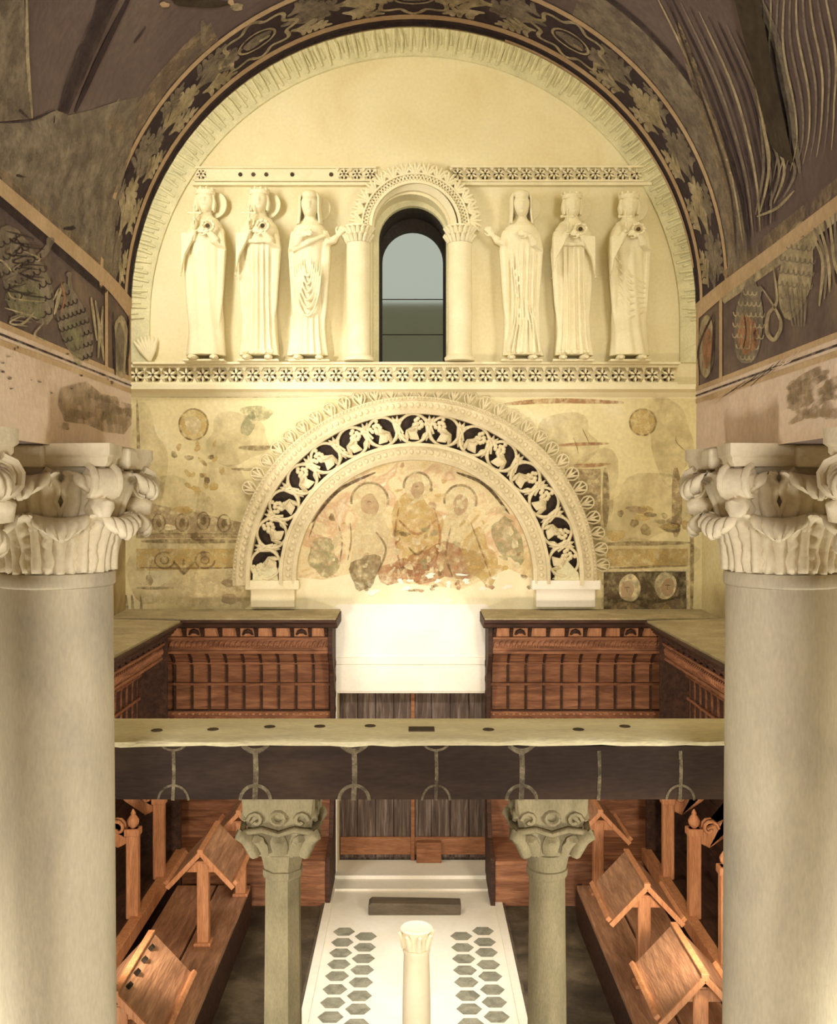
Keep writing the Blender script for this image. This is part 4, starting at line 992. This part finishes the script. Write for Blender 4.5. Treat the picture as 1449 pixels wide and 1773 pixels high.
pl = [(d-(SY0+SY1)/2) for d in (5.58, 6.41, 7.24, 8.07, 8.9)]
stall('choir_stall', 'dark choir stall row along the left wall with carved scroll arm posts', (-2.785, (SY0+SY1)/2, 0), R(90), SW, 24, pl, (True, True), .50, .56, .22, .255)
pr_ = [-(d-(SY0+SY1)/2) for d in (5.58, 6.41, 7.24, 8.07, 8.9)]
stall('choir_stall', 'dark choir stall row along the right wall with carved scroll arm posts', (2.785, (SY0+SY1)/2, 0), R(-90), SW, 24, pr_, (True, True), .50, .56, .22, .255)
# plank platforms before the side stalls
for sx, lab in ((-1, 'long worn plank platform before the left stalls, carrying book stands'), (1, 'long worn plank platform before the right stalls, carrying book stands')):
    zt = .40; y0, y1 = 5.2, 9.15
    t = thing('plank_platform', lab, 'platform', (sx*1.88, (y0+y1)/2, 0)); X0, X1 = 1.52, 2.20
    mk = lambda a, b: (min(sx*a, sx*b), max(sx*a, sx*b))
    for a, b in ((X0, X0+.30), (X0+.32, X1)):
        p, q = mk(a, b); mb = MB(); mb.box((p, y0, zt-.045), (q, y1, zt)); mb.build('plank', 'wood_y', t, bevel=.006)
    p, q = mk(X0+.02, X0+.06); mb = MB()
    mb.plate([(y0, 0), (y1, 0)]+arc(y1, .2, .2, -PI/2, PI/2, 10)[1:-1]+[(y1, .355), (y0, .355)], [], p, q, 0, fn=lambda a, b, c: (c, a, b)); mb.build('front_board', 'wood_dark', t)
    p, q = mk(X1-.08, X1-.04); mb = MB(); mb.box((p, y0, 0), (q, y1, zt-.045)); mb.build('rear_board', 'wood_dark', t)
    for y in (5.6, 6.6, 7.6, 8.6):
        p, q = mk(X0+.06, X1-.08); mb = MB(); mb.box((p, y, 0), (q, y+.05, zt-.045)); mb.build('joist', 'wood_dark', t)

# ------------------------------------------------------------------ gabled book stands
def stand(L=.70, pegs=False):
    """ridge along y at local z .80 above its foot; origin under the post"""
    t = thing('book_stand', None, None)
    def B(nm, mb, m_, p=t, **k): return mb.build(nm, m_, p, local=True, **k)
    hw, dr, zr = .275, .29, .80
    mb = MB(); mb.loft([[(s*(.048), q*.042, z) for s, q in ((-1, -1), (1, -1), (1, 1), (-1, 1))] for z in (0, zr-.13)]); mb.box((-.07, -.065, 0), (.07, .065, .03)); B('post', mb, 'wood_post', bevel=.01)
    mb = MB(); mb.loft([[(x, y, z) for x, z in ((-.19, zr-.21), (.19, zr-.21), (.15, zr-.17), (.05, zr-.12), (-.05, zr-.12), (-.15, zr-.17))] for y in (-.035, .035)]); B('cross_bar', mb, 'wood_post', bevel=.005)
    n = Vector((dr, 0, hw)).normalized()
    for s in (-1, 1):
        mb = MB(); a = Vector((0, 0, zr)); b = Vector((s*hw, 0, zr-dr)); nn = Vector((s*n.x, 0, n.z))*.024
        y0, y1 = -.12, -.12+L
        mb.loft([[Vector((p.x, y, p.z)) for p in (a, b, b-nn, a-nn*.98)] for y in (y0, y1)]); bo = B('sloping_board', mb, 'wood_y', bevel=.004)
        mb = MB(); d = (b-a).normalized(); n2 = Vector((s*n.x, 0, n.z))*.035
        mb.loft([[Vector((p.x, y, p.z)) for p in (b-d*.035, b-d*.035+n2, b+n2, b)] for y in (y0+.01, y1-.01)]); B('book_ledge', mb, 'wood_post', bo, bevel=.006)
        mb = MB()
        mb.loft([[Vector((p.x, y, p.z)) for p in (a+nn*.15, b+nn*.15, b-nn*1.4, a-nn*1.4)] for y in (y0-.016, y0)]); B('end_batten', mb, 'wood_post', bo, bevel=.003)
    mb = MB(); mb.box((-.022, -.12, zr-.012), (.022, -.12+L, zr+.008)); mb.box((-.024, -.1365, zr-.042), (.024, -.118, zr+.007)); B('ridge_cap', mb, 'wood_post', bevel=.006)
    if pegs:
        d = Vector((hw, 0, -dr)).normalized(); nn = Vector((n.x, 0, n.z))
        for k in range(4):
            c = Vector((0, 0, zr))+d*.05+Vector((0, .0+.16*k, 0)); mb = MB()
            mb.loft([[c+Vector((0, dy, 0))+d*dx+nn*hh for dx, dy in ((-.012, -.014), (.014, -.014), (.014, .014), (-.012, .014))] for hh in (-.005, .03)]); B('peg', mb, 'iron')
    return t
proto = stand()
def put(o, X, Y, Z, rz, label):
    o.location = (X, Y, Z); o.rotation_euler = (0, 0, rz); tag(o, label, 'book stand', 'gabled book stands before the stalls')
put(proto, 1.70, 7.27, .40, 0, 'gabled book stand in the middle of the right platform')
put(copy_tree(proto), 1.72, 5.92, .40, .0, 'gabled book stand nearest on the right, beside the right front column')
put(copy_tree(proto), 1.68, 8.95, .40, 0, 'gabled book stand farthest back on the right, half behind the right slender column')
put(copy_tree(proto), -1.70, 7.95, .40, 0, 'gabled book stand in the middle of the left platform')
put(copy_tree(proto), -1.57, 8.93, .40, 0, 'gabled book stand farthest back on the left, partly hidden by the left slender column')
p2 = stand(.78, True); put(p2, -1.70, 5.72, .40, 0, 'gabled book stand nearest on the left with a row of dark pegs')
bpy.context.view_layer.update()

# ================================================================== CHANCEL BEAM ON SLENDER COLUMNS
BY0, BY1, BZ0, BZ1 = 4.80, 5.20, 2.54, 2.80
bt = thing('chancel_beam', 'dark painted beam with pale coping crossing the hall on two slender columns', 'beam', (0, 5.0, BZ0))
mb = MB(); mb.box((-HX, BY0, BZ0), (HX, BY1, BZ1), 0)
pb = Paint(mb, lambda px, py, off: at(px, py, BY0-off))
for i, x in enumerate((160, 300, 442, 613, 755, 903, 1037, 1178, 1300)):
    full = x in (442, 613, 903)
    pb.stroke([(x, 1300), (x+1, 1340), (x-1, 1386)], 9 if full else 6, 1, 2, taper=False)
    if x not in (1037,): pb.ring((x, 1386), 26 if full or x == 300 else 24, 26, 6 if full else 4, 1, PI, 2*PI, lay=2, n=14)
    if x not in (1037, 1178): pb.ring((x, 1281), 24, 18, 6 if full else 4, 1, .15, PI-.15, lay=2, n=12)
    if full: pb.stroke([(x-24, 1293), (x, 1303), (x+24, 1291)], 6, 1, 3)
mb.build('beam_body', ['beam', 'beam_paint'], bt, recalc=False)
mb = MB()
secs = []
for i in range(61):
    x = -HX+2*HX*i/60; j = random.uniform(-.010, .010); k = random.uniform(-.006, .006)
    secs.append([(x, BY0-.02+j, BZ1+.006+k), (x, BY0-.02+j, BZ1+.026), (x, BY0+.0, BZ1+.042), (x, BY1, BZ1+.045), (x, BY1+.02, BZ1+.0)])
mb.loft(secs)
cpg = mb.build('coping', 'beam_top', bt, smooth=50)
mb = MB()
for px, py in ((275, 1258), (370, 1262), (465, 1262), (552, 1264), (640, 1263), (845, 1265), (1000, 1263), (1085, 1263)):
    p = at(px, py, 4.98); mb.lathe([(.03, BZ1+.044), (.028, BZ1+.0475)], 8, (p.x, 4.98+random.uniform(-.06, .06), 0))
p = at(728, 1262, 4.95); mb.box((p.x-.06, 4.92, BZ1+.04), (p.x+.07, 5.0, BZ1+.05))
mb.build('socket_mark', 'hole', cpg)
for s_, px in ((-1, 490), (1, 947)):
    X = (px-VX)*5.0/FPX
    t = thing('slender_column', 'slender olive stone column with carved block capital under the beam, on the %s' % ('left' if s_ < 0 else 'right'), 'column', (X, 5.0, 0))
    n = 8 if s_ < 0 else 28; ro = PI/8
    mb = MB(); mb.box((X-.16, 4.84, 0), (X+.16, 5.16, .1)); mb.lathe([(.15, .1), (.155, .14), (.125, .17), (.13, .2), (.105, .23)], 24, (X, 5, 0)); mb.build('base', 'small_col', t, smooth=40)
    mb = MB(); mb.lathe([(.101, .23), (.1, 1.2), (.091, 2.10)], n, (X, 5, 0), rot=ro); mb.build('shaft', 'small_col', t, smooth=40)
    mb = MB(); mb.lathe([(.09, 2.09), (.098, 2.095), (.104, 2.11), (.104, 2.135), (.097, 2.14), (.112, 2.205), (.118, 2.225)], n, (X, 5, 0), rot=ro); mb.build('neck_ring', 'small_col', t, smooth=40)
    mb = MB()
    def sq(r, z, c=.7): return [(X+r*x, 5+r*y, z) for x, y in ((-1, -c), (-c, -1), (c, -1), (1, -c), (1, c), (c, 1), (-c, 1), (-1, c))]
    mb.loft([sq(.105, 2.22, .6), sq(.12, 2.27, .6), sq(.15, 2.32, .75), sq(.155, 2.36, .8), sq(.165, 2.42, .85), sq(.178, 2.46, .9), sq(.18, 2.54, .95)])
    cp = mb.build('capital', 'small_col', t, smooth=30)
    mb = MB()
    for f in range(4):
        Rm = Matrix.Translation((X, 5, 0)) @ Matrix.Rotation(f*PI/2, 4, 'Z')
        for u in (-1, 0, 1):                    # lower curled leaves
            mb.tube([(u*.085, -.11, 2.24), (u*.095, -.14, 2.30), (u*.105, -.175, 2.335), (u*.105, -.19, 2.32)], [.035, .045, .04, .015], 7, flat=.5, mtx=Rm)
        for u in (-.11, .11):                   # upper scrolls
            mb.tube([(u+.04*math.cos(q*.7)*(1-.09*q)*(1 if u > 0 else -1), -.175, 2.43+.04*math.sin(q*.7)*(1-.09*q)) for q in range(9)], .014, 6, mtx=Rm)
        mb.tube([(.035*math.cos(q), -.172, 2.44+.03*math.sin(q)) for q in [2*PI*i/10 for i in range(11)]], .014, 6, mtx=Rm)
        mb.tube([(-.17, -.178, 2.37), (-.08, -.185, 2.385), (0, -.18, 2.36), (.08, -.185, 2.385), (.17, -.178, 2.37)], .016, 6, mtx=Rm)
        for u in (-1, 1): mb.tube([(u*.12, -.12, 2.24), (u*.15, -.15, 2.33), (u*.19, -.19, 2.36), (u*.20, -.20, 2.34)], [.03, .04, .03, .012], 7, mtx=Rm)
    mb.build('leaf_carving', 'small_col', cp, smooth=60)

# ================================================================== THE BIG CORINTHIAN COLUMNS
def acanthus(h, wd, out, lean):
    """one leaf in local frame: base at origin, rises along z, faces -y, its broad tip rolled over"""
    vk = .60
    def cl(v):
        if v < vk: return (-.010-lean*(v/vk)**2.2, h*.93*v/vk)
        a = (v-vk)/(1-vk)*R(228); r = out*.5
        return (-.010-lean-r*(1-math.cos(a)), h*.93+r*math.sin(a)*.85)
    def fn(u, v):
        s = 2*u-1; y, z = cl(v)
        prof = .74+.34*(v/.78) if v < .78 else 1.08*math.sqrt(max(0, 1-((v-.78)/.235)**2))
        lob = 1-.09*(1+math.cos(v*2*PI*6)) ; wv = wd*.5*prof*lob
        rib = .013*math.cos(s*PI*(3+2.2*v))*(1-.45*v)
        drop = -.030*s*s*(v**1.5)
        return (s*wv, y-rib+.045*s*s*(wd/.25)*(1-.2*v), z-drop)
    mb = MB(); mb.grid(fn, 22, 26)
    return mb
leafp = {}
def big_column(X, Y, label):
    t = thing('corinthian_column', label, 'column', (X, Y, .3))
    mb = MB(); mb.box((X-.3, Y-.3, .3), (X+.3, Y+.3, .42)); mb.lathe([(.28, .42), (.29, .47), (.24, .51), (.25, .56), (.22, .58)], 40, (X, Y, 0)); mb.build('base', 'capital', t, smooth=40)
    mb = MB(); mb.lathe([(.218, .58), (.215, 1.5), (.208, 2.6), (.200, 3.69)], 64, (X, Y, 0)); mb.build('shaft', 'col', t, smooth=60)
    mb = MB(); mb.lathe([(.199, 3.69), (.207, 3.695), (.209, 3.70), (.209, 3.735), (.205, 3.742), (.19, 3.745)], 64, (X, Y, 0)); mb.build('necking', 'col', t, smooth=40)
    mb = MB(); mb.lathe([(.186, 3.742), (.19, 3.9), (.205, 4.02), (.235, 4.10), (.24, 4.125)], 40, (X, Y, 0)); cp = mb.build('capital', 'capital', t, smooth=50)
    # abacus with hollow sides and a boss in the middle of each
    mb = MB(); hs = .30; pts = []
    for f in range(4):
        for i in range(12):
            u = -1+2*i/12; x = hs*u*.98; y = -hs+.045*(1-u*u); 
            if i == 0: x, y = -hs*.94, -hs*.94
            a = f*PI/2; pts.append((x*math.cos(a)-y*math.sin(a), x*math.sin(a)+y*math.cos(a)))
    mb.loft([[(X+p[0]*s_, Y+p[1]*s_, z) for p in pts] for s_, z in ((.93, 4.125), (.965, 4.14), (.965, 4.155), (1, 4.165), (1, 4.205))]); mb.build('abacus', 'capital', cp, smooth=30)
    mb = MB()
    for f in range(4): 
        Rm = Matrix.Translation((X, Y, 0)) @ Matrix.Rotation(f*PI/2, 4, 'Z'); mb.loft([[(-.05, -.22, z), (-.055, -.285, z), (.055, -.285, z), (.05, -.22, z)] for z in (4.12, 4.2)], mtx=Rm)
    mb.build('abacus_boss', 'capital', cp, bevel=.012)
    # leaves
    for row, (hh, wd, out, zz, ln, of) in enumerate(((.165, .205, .10, 3.745, .035, 0), (.315, .205, .105, 3.75, .055, PI/8))):
        for k in range(8):
            key = row
            if key not in leafp:
                leafp[key] = acanthus(hh, wd, out, ln).build('acanthus_leaf', 'capital', cp, smooth=80, local=True, solid=.012); o = leafp[key]
            else: o = leafp[key].copy(); COL.objects.link(o); o.parent = cp
            a = of+2*PI*k/8+PI/8
            r = .188 if row == 0 else .196
            o.location = (r*math.sin(a), -r*math.cos(a), zz-.3); o.rotation_euler = (0, 0, a)
    # corner scrolls
    for k in range(4):
        a = PI/4+k*PI/2; Rm = Matrix.Translation((X, Y, 0)) @ Matrix.Rotation(a, 4, 'Z')      # local -y points to the corner
        mb = MB(); cy, cz, r0 = -.335, 4.065, .062
        for s_ in (-1, 1):
            mb.tube([(s_*.045, cy+r0*(1-.062*q)*math.cos(PI*.5+q*.62), cz+r0*(1-.062*q)*math.sin(PI*.5+q*.62)) for q in range(15)], .0125, 7, mtx=Rm)
        mb.lathe([(r0*.9, -.045), (r0*.9, .045)], 20, mtx=Rm @ Matrix.Translation((0, cy, cz)) @ Matrix.Rotation(PI/2, 4, 'Y'))
        mb.tube([(0, -.20, 3.98), (0, -.25, 4.06), (0, -.32, 4.118)], [.03, .035, .03], 8, flat=1.5, mtx=Rm)
        mb.build('corner_scroll', 'capital', cp, smooth=50)
        mb = MB(); mb.tube([(0, -.27, 3.97), (0, -.325, 3.995), (0, -.36, 3.98), (0, -.365, 3.95)], [.03, .04, .04, .02], 8, mtx=Rm); mb.build('hanging_leaf', 'capital', cp, smooth=60)
    for k in range(4):
        Rm = Matrix.Translation((X, Y, 0)) @ Matrix.Rotation(k*PI/2, 4, 'Z'); mb = MB()
        for s_ in (-1, 1):
            mb.tube([(s_*.03, -.2, 3.98), (s_*.05, -.235, 4.05), (s_*.08, -.25, 4.10), (s_*.055, -.255, 4.115), (s_*.04, -.25, 4.095)], [.012, .016, .015, .012, .008], 6, mtx=Rm)
        mb.build('inner_tendril', 'capital', cp, smooth=60)
    return t
big_column(-1.328, 3.66, 'thick grey column with leafy capital at the left edge, its shaft in full view')
big_column(1.372, 3.66, 'thick grey column with leafy capital at the right edge, its shaft in full view')
big_column(-1.36, 2.40, 'leafy capital and column in the left foreground, cut off by the left border')
big_column(1.40, 2.40, 'leafy capital and column in the right foreground, cut off by the right border')
# plaster beams' undersides over the columns
for sx, nm in ((-1, 'trim_5'), (1, 'trim_6')):
    mb = MB(); mb.box((min(sx*(VR+.0), sx*(VR+.27)), -6.5, 4.206), (max(sx*(VR+.0), sx*(VR+.27)), VEND-.01, 4.215)); struct(mb.build(nm, 'entab'))

for o in list(bpy.data.objects):
    if o.parent is None and 'label' in o:
        k = o.name.split('.')[0]
        g = {'saint_statue': 'six stucco saints above the cornice', 'colonnette': 'colonnettes of the window', 'choir_stall': 'rows of walnut choir stalls',
             'plank_platform': 'plank platforms before the side stalls', 'corinthian_column': 'big columns of the chancel', 'slender_column': 'slender columns under the beam',
             'star_frieze': 'upper star friezes', 'ledge': 'ledges under the upper friezes', 'impost_block': 'blocks under the feet of the vine arch'}.get(k)
        if g: o['group'] = g
